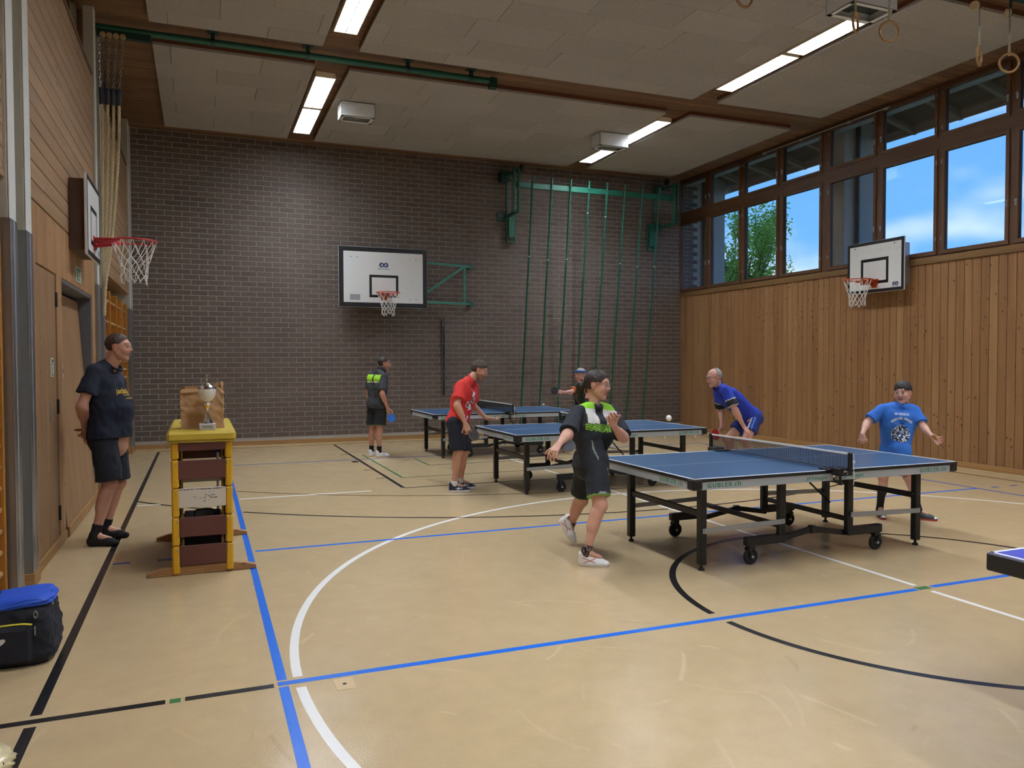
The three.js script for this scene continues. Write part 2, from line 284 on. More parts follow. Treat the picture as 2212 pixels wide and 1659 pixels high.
// ---------------------------------------------------------------- left wall
const PX = -1.16, bays = [[-15.55, -11.55], [-10.8, -6.78], [-6.05, -2.03], [-1.3, 2.72], [3.45, 7.4]];
const plaster = std(0xbab5a6, 0.9, { bumpMap: rep(grain, 6), bumpScale: 0.003 }), litPlaster = std(0xdfe2e0, 0.6);  // second tone is paler: window light on the pier fronts put into colour
{
  const wall = structure('wall_left'), R = rng(12);
  part('backing', wall, std(0x8c7a66, 0.9), span(XL - 0.9, XL - 0.7, -0.1, 6.3, ZB - 0.3, ZF + 0.2, 0));
  const door = (b) => b === 1, niche = (b) => b !== 1;
  bays.forEach(([z0, z1], b) => {
    for (let i = 0; i < 15; i++) { const y = 2.91 + 0.148 * (i + 0.5); place('plank', wall, M.upper[Math.floor(R() * 4)], sharedBox(0.03, 0.142, z1 - z0, 0.004, Math.floor(R() * 12)), XL - 0.015, y, (z0 + z1) / 2); }
    part('board_core', wall, std(0x2c2018, 0.9), span(XL - 0.035, XL - 0.12, door(b) ? 2.44 : 2.9, 5.13, z0, z1, 0));
    part('window_ledge', wall, M.frame, span(XL - 0.16, XL + 0.015, 5.13, 5.165, z0, z1, 0.004));
    part('clerestory_frame', wall, M.frame, span(XL - 0.14, XL - 0.08, 5.165, 5.22, z0, z1), span(XL - 0.14, XL - 0.08, 5.87, 5.96, z0, z1), [0, 0.25, 0.5, 0.75, 1].map((t) => span(XL - 0.14, XL - 0.08, 5.2, 5.9, lerp(z0 + 0.03, z1 - 0.03, t) - 0.035, lerp(z0 + 0.03, z1 - 0.03, t) + 0.035)));
    for (const t of [0.125, 0.375, 0.625, 0.875]) part('pane', wall, M.glass, new THREE.PlaneGeometry((z1 - z0) / 4, 0.72).rotateY(Math.PI / 2).translate(XL - 0.11, 5.54, lerp(z0, z1, t)));
    if (niche(b)) { part('niche_soffit', wall, M.upper[1], span(XL - 0.5, XL + 0.005, 2.86, 2.91, z0, z1, 0.004)); part('niche_back', wall, M.upper[2], span(XL - 0.45, XL - 0.42, 0, 2.9, z0, z1, 0)); }
  });
  // piers in pairs with aluminium corner guards
  for (const [a, b, deep] of [[-16.1, -15.95, 0.6], [-15.75, -15.55, 0.6], [-11.55, -11.35, 0.6], [-11.0, -10.8, 0.6], [-6.78, -6.58, 0.6], [-6.25, -6.05, 0.6], [-2.03, -1.83, 0.6], [-1.5, -1.3, 0.6], [2.72, 2.92, 0.6], [3.25, 3.45, 0.6], [7.4, 7.86, 0.6]]) {
    const p = part('pier', wall, plaster, span(PX - deep, PX - 0.004, 0, 5.97, a, b, 0.012));
    part('lit_face', p, litPlaster, span(PX - 0.006, PX, 0, 5.97, a + 0.002, b - 0.002, 0.002));  // pale sheet painting the window-lit front of the plaster pier
    part('corner_guard', p, M.alu, span(PX - 0.12, PX + 0.004, 0.1, 2.6, b - 0.003, b + 0.004, 0.002), span(PX - 0.003, PX + 0.006, 0.1, 2.6, b - 0.09, b + 0.004, 0.003));
    part('corner_guard', p, M.alu, span(PX - 0.003, PX + 0.006, 0.1, 2.6, a - 0.004, a + 0.075, 0.003));
    part('skirting', p, M.base, span(PX - 0.13, PX + 0.014, 0, 0.1, a - 0.012, b + 0.014, 0.004));
  }
  for (const [a, b] of [[-16.0, -15.6], [-11.4, -10.9], [-6.65, -6.2], [-1.9, -1.4], [2.9, 3.3]]) part('recess_back', wall, plaster, span(PX - 0.3, PX - 0.24, 0, 5.97, a, b, 0));
  // boarding round the doors of the second bay
  for (let i = 0; i < 29; i++) { const z = -10.78 + 0.1375 * (i + 0.5), w = 0.132; if (z > -6.79) break;
    const over = z < -8.3 && z > -10.47 ? 2.43 : z < -7.04 && z > -7.97 ? 2.43 : 0.08;
    place('plank', wall, M.lower[Math.floor(R() * 3)], sharedBox(0.024, 2.9 - over, w, 0.004, Math.floor(R() * 12)), XL - 0.012, (2.9 + over) / 2, z); }
  part('boarding_core', wall, std(0x2c2018, 0.9), span(XL - 0.03, XL - 0.1, 0, 2.9, -10.8, -10.47, 0), span(XL - 0.03, XL - 0.1, 0, 2.9, -8.3, -7.97, 0), span(XL - 0.03, XL - 0.1, 0, 2.9, -7.04, -6.78, 0));
  part('skirting', wall, M.base, span(XL - 0.02, XL + 0.014, 0, 0.085, -8.3, -6.78, 0.004), span(XL - 0.02, XL + 0.014, 0, 0.085, -10.8, -10.47, 0.004));
  part('store_room', wall, std(0x9a9084, 0.9), span(XL - 0.7, XL - 0.66, 0, 2.9, -10.8, -8.2, 0), span(XL - 0.7, XL - 0.1, 2.6, 2.64, -10.8, -8.2, 0), span(XL - 0.7, XL - 0.1, 0, 2.6, -8.26, -8.2, 0));
  part('reveal', wall, std(0x55565a, 0.6), span(XL - 0.25, XL - 0.005, 0, 2.42, -10.47, -10.40, 0.003), span(XL - 0.25, XL - 0.005, 2.39, 2.43, -10.47, -8.3, 0.003), span(XL - 0.25, XL - 0.005, 0, 2.42, -8.33, -8.3, 0.003));
  // hinged double door
  const d1 = structure('door_1');
  for (const [a, b] of [[-7.955, -7.505], [-7.495, -7.05]]) part('door_leaf', d1, M.door, span(XL - 0.045, XL - 0.004, 0.088, 2.42, a, b, 0.004));
  part('door_core', d1, M.dark, span(XL - 0.1, XL - 0.046, 0, 2.44, -7.97, -7.04, 0));
  part('handle', d1, M.steel, span(XL - 0.004, XL + 0.006, 1.14, 1.31, -7.65, -7.615, 0.003)); for (const y of [0.3, 1.25, 2.2]) part('hinge', d1, M.blackMetal, cyl(0.012, 0.012, 0.13, XL + 0.004, y, -7.965, 8));
  // tilting store room door, leaning a little inwards at the top
  const d2 = structure('door_2'), leaf = part('door_leaf', d2, M.door, rawBox(0.04, 2.3, 2.06, 0.004, 0.3, 0.2));
  leaf.position.set(XL - 0.085, 1.2, -9.365); leaf.rotation.z = 0.068;
  const rail = part('kick_board', d2, M.base, rawBox(0.05, 0.09, 2.06, 0.004)); rail.position.set(XL + 0.004, 0.055, -9.365);
  part('side_strip', d2, M.birch, span(XL - 0.02, XL - 0.004, 0.05, 0.5, -8.335, -8.325, 0.002));
}
{ // green mat standing in the store room
  const m = thing('gym_mat', 'dark green gym mat standing upright behind the open store room door', 'mat', [XL - 0.5, 0, -10.2]);
  part('mat_cover', m, std(0x1c5a34, 0.6), box(0.2, 2.1, 0.5, 0, 1.05, 0.08, 0.03)); part('seam', m, std(0x123d24, 0.6), box(0.205, 0.02, 0.505, 0, 1.9, 0.08, 0.005));
}
// ---------------------------------------------------------------- ceiling
{
  const ceil = structure('ceiling'), R = rng(41);
  part('deck', ceil, std(0x2a1d14, 0.9), span(XL - 0.9, XR + 0.3, 5.992, 6.2, ZB - 0.3, ZF + 0.2, 0));
  for (let i = 0; ; i++) { const z = ZB + 0.159 * (i + 0.5); if (z > ZF) break; place('ceiling_board', ceil, M.ceil[Math.floor(R() * 4)], sharedBox(12.2, 0.02, 0.15, 0.004, Math.floor(R() * 14)), 4.8, YC + 0.01, z); }
  const wool = dataTex(512, 512, (u, v) => { const f = tile2(u, v, 150, 150, 3), g = tile2(u, v, 60, 260, 9); return 0.80 + 0.17 * f + 0.12 * g - (f < -0.62 ? 0.2 : 0); }), tileM = [0xd6d2cb, 0xd2cec6, 0xdad6cf].map((c) => std(c, 0.95, { map: wool, bumpMap: wool, bumpScale: 0.004 })), edgeM = std(0xded2b8, 0.9, { map: wool });
  wool.repeat.set(1 / 0.7, 1 / 0.7);
  const blocks = [[-0.55, 1.575], [2.06, 7.45], [7.92, 10.1]], joint = [[-0.33, 0.86], [3.24, 4.42, 5.60, 6.78], [9.15]], alt = [[0.27, 1.45], [2.29, 3.47, 4.66, 5.85, 7.03], [8.55, 9.74]];
  bays.forEach(([z0, z1], b) => blocks.forEach(([x0, x1], k) => {
    const a = b === 0 ? -15.45 : z0, p = part('acoustic_panel', ceil, M.panelEdge, span(x0 + 0.004, x1 - 0.004, 5.912, YC, a + 0.004, z1 - 0.004, 0));
    if (b > 2) { part('tile', p, tileM[0], span(x0, x1, 5.87, 5.912, a, z1, 0.004)); return; }
    const start = b === 0 ? -12.2 : z1 === -6.78 ? -7.43 : z1 - 0.65; let row = 0;
    for (let top = z1; top > a + 0.02; row++) {
      const bottom = Math.max(a, row === 0 ? start : top - 0.597), cuts = [x0, ...(row % 2 ? alt : joint)[k].filter((x) => x > x0 + 0.02 && x < x1 - 0.02), x1];
      for (let i = 0; i + 1 < cuts.length; i++) { const w = cuts[i + 1] - cuts[i] - 0.004, d = top - bottom - 0.004; place('tile', p, tileM[Math.floor(R() * 3)], sharedBox(+w.toFixed(3), 0.042, +d.toFixed(3), 0.004, Math.floor(R() * 3)), (cuts[i] + cuts[i + 1]) / 2, 5.891 + (R() - 0.5) * 0.002, (top + bottom) / 2); }
      top = bottom;
    }
  }));
  for (let i = 0; i < 5; i++) { part('dark_strip', ceil, M.dark, span(1.62, 2.02, YC - 0.001, YC + 0.002, -11.62 - i * 0.075, -11.605 - i * 0.075, 0)); part('dark_strip', ceil, M.dark, span(7.5, 7.88, YC - 0.001, YC + 0.002, -11.62 - i * 0.075, -11.605 - i * 0.075, 0)); }  // thin dark strips set in a comb across the ceiling boards
}
// louvred ceiling lamps in two rows, two to a bay
{
  const glow = std(0xffffff, 0.6, { emissive: 0xf4fbff, emissiveIntensity: LAMP_GLOW }), frameM = std(0xe8dcc0, 0.5), louvre = std(0xdfe3e6, 0.3, { metalness: 0.3 });
  const where = (x, i) => (x < 4 ? 'row over the trophy side' : 'row near the windows');
  const labels = {};
  for (const [row, x] of [[0, 1.79], [1, 7.69]]) bays.forEach(([z0, z1], b) => [0, 1].forEach((h) => {
    const zc = (b === 0 ? -12.75 : z1 - 1.2) - h * 1.575, L = 1.5, W = 0.31;
    const names = row ? ['row near windows, just behind a white ceiling box', 'row near windows, closest to the brick wall', 'row near windows, beside the hanging wooden rings', 'row near windows, between rings and crossing boards']
      : ['row over the trophy, just beyond the green pipe', 'row over the trophy, closest to the brick wall', 'row over the trophy, above the picture', 'row over the trophy, cut by the picture top'];
    const at = b === 0 ? h : b === 1 ? 2 + h : 4;
    const label = at < 4 ? 'lit louvre lamp in the ' + names[at] : 'lit twin tube louvre lamp behind the viewer';
    const o = thing('ceiling_lamp', label, 'ceiling lamp', [x, 5.93, zc], 0, at < 4 ? undefined : 'lamps behind the viewer');
    part('frame', o, frameM, span(-W / 2, W / 2, -0.045, 0.04, -L / 2, -L / 2 + 0.014), span(-W / 2, W / 2, -0.045, 0.04, L / 2 - 0.014, L / 2), span(-W / 2, -W / 2 + 0.012, -0.045, 0.04, -L / 2, L / 2), span(W / 2 - 0.012, W / 2, -0.045, 0.04, -L / 2, L / 2));
    part('divider', o, louvre, span(-0.006, 0.006, -0.042, 0.03, -L / 2 + 0.014, L / 2 - 0.014, 0));
    for (const s of [-1, 1]) part('tube_light', o, glow, new THREE.PlaneGeometry(0.135, L - 0.03).rotateX(Math.PI / 2).translate(s * 0.075, 0.032, 0));
    part('louvre', o, louvre, Array.from({ length: 13 }, (_, i) => [span(-W / 2 + 0.012, -0.006, -0.04, 0.02, -0.66 + i * 0.11 - 0.001, -0.66 + i * 0.11 + 0.001, 0), span(0.006, W / 2 - 0.012, -0.04, 0.02, -0.66 + i * 0.11 - 0.001, -0.66 + i * 0.11 + 0.001, 0)])).userData.kind = 'stuff';
    const l = new THREE.RectAreaLight(LAMP_COLOR, LAMP, 0.28, L - 0.03); l.position.set(0, 0.030, 0); l.rotation.x = -Math.PI / 2; o.add(l);
  }));
}
// ---------------------------------------------------------------- outdoors, seen through the windows
{
  const g = structure('ground_outside'); part('lawn', g, std(0x6c7a44, 1), span(XR + 0.3, 90, -0.6, -0.2, -80, 60, 0));
  const conc = std(0xb9b9b2, 0.9, { bumpMap: rep(grain, 3), bumpScale: 0.003 });
  for (const k of [0, 1, 2, 3, 4]) {
    const z = -16.45 + 4.82 * k;
    const p = thing('concrete_pier', k === 0 ? 'pale concrete pier outside the last window, beside the tree' : k === 1 ? 'shaded concrete pier with a downpipe outside, behind the window side backboard' : 'concrete pier outside the windows beyond the picture', 'pier', [11.68, 0, z], 0, k > 1 ? 'piers beyond the picture' : undefined);
    part('shaft', p, conc, box(0.95, 6.6, 0.3, 0, 2.9, 0.1, 0.02));
    if (k === 1 || k === 0) part('downpipe', p, std(0x51555c, 0.4, { metalness: 0.4 }), cyl(0.045, 0.045, 6.3, -0.18, 2.9, 0.30, 16));
  }
  const roof = structure('roof_overhang'), boardM = [0x7d7368, 0x74695e, 0x83796d].map((c) => wood(c, 0.8, woodPlain)), raft = wood(0xb4ada2, 0.7, woodPlain), slope = Math.atan2(0.42, 1.62);
  for (let i = 0; i < 12; i++) { const t = (i + 0.5) / 12, x = 10.85 + 1.6 * t, y = 6.42 - 0.415 * t, m = part('roof_board', roof, boardM[i % 3], rawBox(0.138, 0.025, 25.5, 0.003, i * 0.31, i * 0.7)); m.position.set(x, y, -4.2); m.rotation.z = -slope; }
  for (let i = 0; i < 27; i++) { const m = place('rafter', roof, raft, sharedBox(1.72, 0.13, 0.09, 0.004, i % 4), 11.63, 6.135, -16.6 + i * 0.95); m.rotation.z = -slope; }
  part('fascia', roof, raft, span(12.38, 12.42, 5.86, 6.1, -17, 8.5));
  part('blind_box', roof, std(0x8fa0aa, 0.5), span(10.93, 11.1, 5.87, 6.05, -16.3, 7.9));
  part('roof_cover', roof, std(0x4a3a32, 0.9), span(10.6, 12.5, 6.55, 6.6, -17, 8.5, 0));
}
{ // tree beyond the far windows: branching stem with fresh green leaves
  const R = rng(77), t = thing('tree', 'light green leafy tree outside the far windows', 'tree', [18.2, -0.2, -23.5]), limbs = [], tips = [];
  const grow = (p, d, L, r, n) => {
    let q = p.clone(), pts = [q.clone()]; const dir = d.clone();
    for (let i = 0; i < 4; i++) { dir.add(V(R() - 0.5, (R() - 0.35) * 0.6, R() - 0.5).multiplyScalar(0.28)).normalize(); q = q.clone().addScaledVector(dir, L / 4); pts.push(q.clone()); if (n <= 2) tips.push(q.clone()); }
    limbs.push(new THREE.TubeGeometry(new THREE.CatmullRomCurve3(pts), 6, r, 5));
    if (n > 0) for (let k = 0; k < (n > 3 ? 4 : 3); k++) grow(pts[2 + Math.floor(R() * 3)], dir.clone().add(V(R() - 0.5, R() * 0.5, R() - 0.5).multiplyScalar(1.5)).normalize(), L * (0.62 + 0.2 * R()), r * 0.55, n - 1);
  };
  grow(V(0, 0, 0), V(0.02, 1, 0), 2.7, 0.11, 5);
  part('stem', t, std(0x6a6350, 0.9), limbs);
  const shape = new THREE.BufferGeometry(); // a folded pointed leaf
  shape.setAttribute('position', new THREE.BufferAttribute(new Float32Array([0, 0, 0, 0.032, 0.012, 0.06, 0, 0, 0.16, 0, 0, 0, 0, 0, 0.16, -0.032, 0.012, 0.06]), 3)); shape.computeVertexNormals();
  const per = 5, leaf = new THREE.InstancedMesh(shape, new THREE.MeshPhysicalMaterial({ color: 0xb9cf62, roughness: 0.8, transmission: 0.45, thickness: 0 }), tips.length * per), m4 = new THREE.Matrix4();
  for (let i = 0; i < tips.length * per; i++) {
    const p = tips[i % tips.length].clone().add(V(R() - 0.5, R() - 0.5, R() - 0.5).multiplyScalar(0.42)); m4.compose(p, new THREE.Quaternion().setFromEuler(new THREE.Euler(R() * 6.3, R() * 6.3, R() * 6.3)), V(1, 1, 1).multiplyScalar(0.7 + 0.6 * R()));
    leaf.setMatrixAt(i, m4); leaf.setColorAt(i, new THREE.Color().setHSL(0.19 + 0.06 * R(), 0.55, 0.5 + 0.3 * R()));
  }
  leaf.name = 'foliage'; leaf.userData.kind = 'stuff'; t.add(leaf);
}
{ const f = thing('flue_pipe', 'white metal flue pipe rising outside beyond the tree', 'pipe', [20.2, -0.2, -19.4]); part('pipe', f, std(0xdfe4e8, 0.3, { metalness: 0.4 }), cyl(0.14, 0.14, 6.2, 0, 3.1, 0, 20)); part('cap', f, std(0x9aa3aa, 0.4), cyl(0.05, 0.16, 0.22, 0, 6.3, 0, 20)); }
// ---------------------------------------------------------------- table tennis tables
function lettering(W, H, back, jobs) { // jobs: [text, x, y, font, colour, align]
  return canvasTex(W, H, (c) => { if (back) { c.fillStyle = back; c.fillRect(0, 0, W, H); } c.textBaseline = 'middle'; for (const [t, x, y, font, col, al = 'center'] of jobs) { c.font = font; c.fillStyle = col; c.textAlign = al; c.fillText(t, x, y); } });
}
const textGreen = '#2f7a55', apronGrey = '#aab2b8';
const sideA = lettering(1024, 64, apronGrey, [['GUBLER.ch', 30, 33, 'bold 50px sans-serif', textGreen, 'left'], ['JETmagic', 990, 33, 'italic bold 42px sans-serif', textGreen, 'right']]);
const sideB = lettering(1024, 64, apronGrey, [['JETmagic', 34, 33, 'italic bold 42px sans-serif', textGreen, 'left'], ['GUBLER.ch', 994, 33, 'bold 50px sans-serif', textGreen, 'right']]);
const endTex = lettering(1024, 64, apronGrey, [['GUBLER.ch', 1000, 33, 'bold 50px sans-serif', textGreen, 'right']]);
const clampTex = lettering(256, 96, '#0d0e10', [['JOOLA', 138, 34, 'bold 44px sans-serif', '#e8e8e8'], ['\u25b2', 40, 34, 'bold 34px sans-serif', '#e8e8e8'], ['WM', 150, 74, 'bold 22px sans-serif', '#b8b8b8']]);
const printM = (map, roughness = 0.5) => std(0xffffff, roughness, { map });
const quadUV = (w, h) => new THREE.PlaneGeometry(w, h);
const mTop = new THREE.MeshPhysicalMaterial({ color: 0x34597f, roughness: 0.33, ior: 1.55 }), mLine = std(0xe9eef2, 0.45), mEdge = std(0x15171a, 0.45), mApron = std(0xaab2b8, 0.4, { metalness: 0.15 }), mTube = std(0x1b1d20, 0.38, { metalness: 0.25 }), mSA = printM(sideA), mSB = printM(sideB), mEnd = printM(endTex), mClamp = printM(clampTex);
function makeTable(label) {
  const t = thing('table_tennis_table', label, 'table', [0, 0, 0], 0, 'blue table tennis tables'), L = 1.37, B = 0.7625, H = 0.76;
  for (const s of [-1, 1]) {
    const x0 = s * 0.008, x1 = s * (L - 0.004), top = part('table_top', t, mTop, span(x0, x1, H - 0.022, H, -B + 0.004, B - 0.004, 0.003));
    part('white_line', top, mLine, span(s * (L - 0.026), s * (L - 0.006), H - 0.001, H + 0.0006, -B + 0.006, B - 0.006, 0), span(x0, s * (L - 0.006), H - 0.001, H + 0.0006, -B + 0.006, -B + 0.026, 0), span(x0, s * (L - 0.006), H - 0.001, H + 0.0006, B - 0.026, B - 0.006, 0), span(x0, s * L * 0.99, H - 0.001, H + 0.0006, -0.0015, 0.0015, 0));
    part('edge_band', top, mEdge, span(s * (L - 0.004), s * L, H - 0.026, H - 0.001, -B, B), span(x0, s * L, H - 0.026, H - 0.001, B - 0.004, B), span(x0, s * L, H - 0.026, H - 0.001, -B, -B + 0.004));
    const ap = part('apron', t, mApron, span(s * (L - 0.035), s * (L - 0.006), H - 0.086, H - 0.024, -B + 0.08, B - 0.08), span(s * 0.02, s * (L - 0.08), H - 0.086, H - 0.024, B - 0.035, B - 0.006), span(s * 0.02, s * (L - 0.08), H - 0.086, H - 0.024, -B + 0.006, -B + 0.035));
    part('lettering', ap, s < 0 ? mSA : mSB, quadUV(1.24, 0.06).translate(s * 0.66, H - 0.055, B - 0.005), quadUV(1.24, 0.06).rotateY(Math.PI).translate(s * 0.66, H - 0.055, -B + 0.005));
    part('lettering', ap, mEnd, quadUV(1.3, 0.06).rotateY(s * Math.PI / 2).translate(s * (L - 0.005), H - 0.055, 0));
    for (const q of [-1, 1]) {
      part('corner_cap', t, mEdge, box(0.09, 0.088, 0.09, s * (L - 0.042), H - 0.044, q * (B - 0.042), 0.012));
      const leg = part('leg', t, mTube, box(0.06, 0.64, 0.06, s * 1.137, 0.365, q * 0.54, 0.006)); part('levelling_foot', leg, M.rubber, cyl(0.011, 0.011, 0.04, s * 1.137, 0.03, q * 0.54, 10), cyl(0.022, 0.026, 0.018, s * 1.137, 0.009, q * 0.54, 16)); part('screw', leg, M.steel, cyl(0.006, 0.006, 0.004, s * 1.137 - s * 0.031, 0.46, q * 0.54, 8, 'x'));
      const up = part('upright', t, mTube, box(0.065, 0.55, 0.05, s * 0.36, 0.45, q * 0.54, 0.006)); part('leg_bracket', up, mTube, span(s * 0.33, s * 0.72, 0.155, 0.225, q * 0.54 - 0.028, q * 0.54 + 0.028, 0.006));
      const w = part('wheel', t, M.rubber, torus(0.052, 0.016, 28, 10).translate(s * 0.665, 0.068, q * 0.54), cyl(0.042, 0.042, 0.02, s * 0.665, 0.068, q * 0.54, 24, 'z')); part('wheel_fork', w, mTube, span(s * 0.665 - 0.03, s * 0.665 + 0.03, 0.125, 0.165, q * 0.54 - 0.03, q * 0.54 + 0.03, 0.006), bar([s * 0.69, 0.14, q * 0.54 + 0.026], [s * 0.665, 0.065, q * 0.54 + 0.026], 0.008, 0.03), bar([s * 0.69, 0.14, q * 0.54 - 0.026], [s * 0.665, 0.065, q * 0.54 - 0.026], 0.008, 0.03)); part('hub', w, M.galva, cyl(0.012, 0.012, 0.066, s * 0.665, 0.068, q * 0.54, 12, 'z'));
      part('link_bar', t, M.galva, bar([s * 1.15, 0.315, q * 0.575], [s * 0.35, 0.335, q * 0.575], 0.006, 0.042)); part('bolt', t, M.steel, cyl(0.012, 0.012, 0.012, s * 1.13, 0.316, q * 0.58, 10, 'z'), cyl(0.012, 0.012, 0.012, s * 0.37, 0.335, q * 0.58, 10, 'z'));
      part('chassis_bar', t, mTube, bar([s * 0.35, 0.17, q * 0.5], [0.02 * s, 0.225, q * 0.5], 0.03, 0.045)); part('top_arm', t, mTube, bar([s * 0.38, 0.69, q * 0.52], [s * 1.15, 0.672, q * 0.54], 0.03, 0.03));
    }
    part('cross_bar', t, mTube, span(s * 1.137 - 0.016, s * 1.137 + 0.016, 0.42, 0.468, -0.52, 0.52)); part('cross_bar', t, mTube, span(s * 0.36 - 0.016, s * 0.36 + 0.016, 0.27, 0.31, -0.52, 0.52));
    part('strut', t, mTube, rod([s * 0.2, 0.66, 0.1], [s * 0.34, 0.40, 0.35], 0.008));
  }
  for (const q of [-1, 1]) part('hinge_block', t, M.black, box(0.05, 0.065, 0.06, 0, 0.225, q * 0.5, 0.008));
  return t;
}
function makeNet(label, x, z) {
  const n = thing('table_net', label, 'net', [x, 0.76, z], 0, 'nets of the table tennis tables'), E = 0.915;
  const g = [], mesh = std(0x15171b, 0.8);
  for (let i = 0; i <= 150; i++) { const zz = -E + 0.03 + (2 * E - 0.06) * i / 150; g.push(box(0.0022, 0.125, 0.0032, 0, 0.078, zz, 0)); }
  for (let i = 0; i < 9; i++) g.push(box(0.0018, 0.0013, 2 * E - 0.06, 0, 0.02 + i * 0.0146, 0, 0));
  part('mesh', n, mesh, g).userData.kind = 'stuff';
  part('tape', n, M.white, span(-0.004, 0.004, 0.138, 0.1535, -E + 0.01, E - 0.01, 0.002)); part('bottom_cord', n, mesh, span(-0.003, 0.003, 0.008, 0.014, -E + 0.02, E - 0.02, 0.001));
  for (const q of [-1, 1]) {
    part('post', n, M.black, box(0.026, 0.155, 0.036, 0, 0.078, q * (E - 0.005), 0.004));
    const c = part('clamp', n, M.black, box(0.15, 0.012, 0.12, -0.02, 0.0065, q * 0.73, 0.003), box(0.13, 0.062, 0.1, 0, -0.005, q * 0.822, 0.006), cyl(0.012, 0.012, 0.07, -0.02, -0.06, q * 0.83, 12), cyl(0.022, 0.022, 0.02, -0.02, -0.1, q * 0.83, 14));
    const pl = quadUV(0.128, 0.055); if (q < 0) pl.rotateY(Math.PI); part('lettering', c, mClamp, pl.translate(0, -0.004, q * 0.8735));
  }
  part('pull_cord', n, M.white, tube([[0.012, 0.15, E + 0.014], [0.014, 0.09, E + 0.022], [0.012, 0.04, E + 0.02], [0.02, -0.02, E + 0.02], [0.016, -0.1, E + 0.018]], 0.0028, 20, 6), torus(0.01, 0.003, 14, 6).translate(0.012, 0.085, E + 0.022));
  return n;
}
const table = makeTable('nearest grey sided blue table tennis table, woman and boy at its ends'); table.position.set(4.775, 0, -5.665);
for (const [label, x, z] of [['middle blue table tennis table, between the red shirted man and the bending man', 4.865, -9.43], ['farthest blue table tennis table, in front of the brick wall', 4.955, -13.315]]) { const c = table.clone(); c.name = numbered('table_tennis_table'); c.position.set(x, 0, z); c.userData.label = label; scene.add(c); if (x === 4.865) for (const k of [0.72, 1.19]) part('knob', c, M.white, cyl(0.008, 0.008, 0.03, k, 0.662, 0.7425, 8), new THREE.SphereGeometry(0.012, 12, 8).translate(k, 0.642, 0.7425)); }
const net = makeNet('net on the nearest table, in front of the bending man', 4.775, -5.665);
for (const [label, x, z] of [['net on the middle table, hidden behind the woman', 4.865, -9.43], ['net on the farthest table, beside the red shirted man', 4.955, -13.315]]) { const c = net.clone(); c.name = numbered('table_net'); c.position.set(x, 0.76, z); c.userData.label = label; scene.add(c); }
{ // older violet blue table cut by the frame
  const t = thing('table_tennis_table', 'violet blue table corner with thick black edge, cut by the picture edge', 'table', [4.745, 0, -1.765]), L = 1.37, B = 0.7625, H = 0.76;
  const top = part('table_top', t, std(0x4a4fc0, 0.4), span(-L, L, H - 0.02, H, -B, B)); part('white_line', top, mLine, span(-L + 0.002, -L + 0.022, H - 0.001, H + 0.0006, -B, B, 0), span(-L, L, H - 0.001, H + 0.0006, -B + 0.002, -B + 0.022, 0), span(-L, L, H - 0.001, H + 0.0006, B - 0.022, B - 0.002, 0));
  part('edge_frame', t, mEdge, span(-L - 0.008, -L + 0.02, H - 0.085, H - 0.003, -B - 0.006, B + 0.006, 0.006), span(L - 0.02, L + 0.008, H - 0.085, H - 0.003, -B - 0.006, B + 0.006, 0.006), span(-L, L, H - 0.085, H - 0.003, -B - 0.008, -B + 0.02, 0.006), span(-L, L, H - 0.085, H - 0.003, B - 0.02, B + 0.008, 0.006));
  for (const x of [-0.7, 0.7]) for (const z of [-0.55, 0.55]) part('leg', t, mTube, box(0.05, 0.7, 0.05, x, 0.35, z, 0.005));
}
// ---------------------------------------------------------------- balls
const ballG = new THREE.SphereGeometry(0.02, 24, 16), ballM = std(0xf2f1ea, 0.45);
for (const [l, p] of [['white table tennis ball in the air in front of the woman', [3.005, 1.251, -4.62]], ['white table tennis ball on the red shirted man\u2019s open palm', [3.553, 0.893, -9.57]], ['small white ball bouncing over the far table', [6.053, 0.822, -13.6]]]) tag(place(numbered('table_tennis_ball'), scene, ballM, ballG, ...p), l, 'ball', 'table tennis balls');
// ---------------------------------------------------------------- paddles
const blade = (() => { const s = new THREE.Shape(); s.absellipse(0, 0.075, 0.075, 0.078, 0, TAU); return s; })();
const ext = (s, d, b) => new THREE.ExtrudeGeometry(s, { depth: d - 2 * b, bevelEnabled: true, bevelSize: b, bevelThickness: b, bevelSegments: 2, bevelOffset: -b, curveSegments: 40 }).translate(0, 0, -d / 2 + b);
function paddle(label, at, dir, face, front, back) { // at: the hand; dir: towards the blade; face: normal of the front rubber
  const o = thing('table_tennis_paddle', label, 'paddle', at), y = V(...dir).normalize(), z = V(...face).addScaledVector(y, -V(...face).dot(y)).normalize(), x = y.clone().cross(z);
  o.quaternion.setFromRotationMatrix(new THREE.Matrix4().makeBasis(x, y, z));
  const mv = (g, dz = 0) => g.translate(0, 0.045, dz);
  part('blade', o, M.birch, mv(ext(blade, 0.0065, 0.001))); part('rubber', o, std(front, 0.6), mv(ext(blade, 0.004, 0.001).scale(0.97, 0.985, 1), 0.0052)); part('rubber', o, std(back, 0.6), mv(ext(blade, 0.004, 0.001).scale(0.97, 0.985, 1), -0.0052));
  part('handle', o, M.birch, box(0.028, 0.105, 0.022, 0, -0.005, 0, 0.008), box(0.031, 0.01, 0.024, 0, -0.056, 0, 0.004)); part('handle_lens', o, std(0x2b6a52, 0.4), box(0.012, 0.02, 0.0235, 0, -0.04, 0, 0.002));
  return o;
}
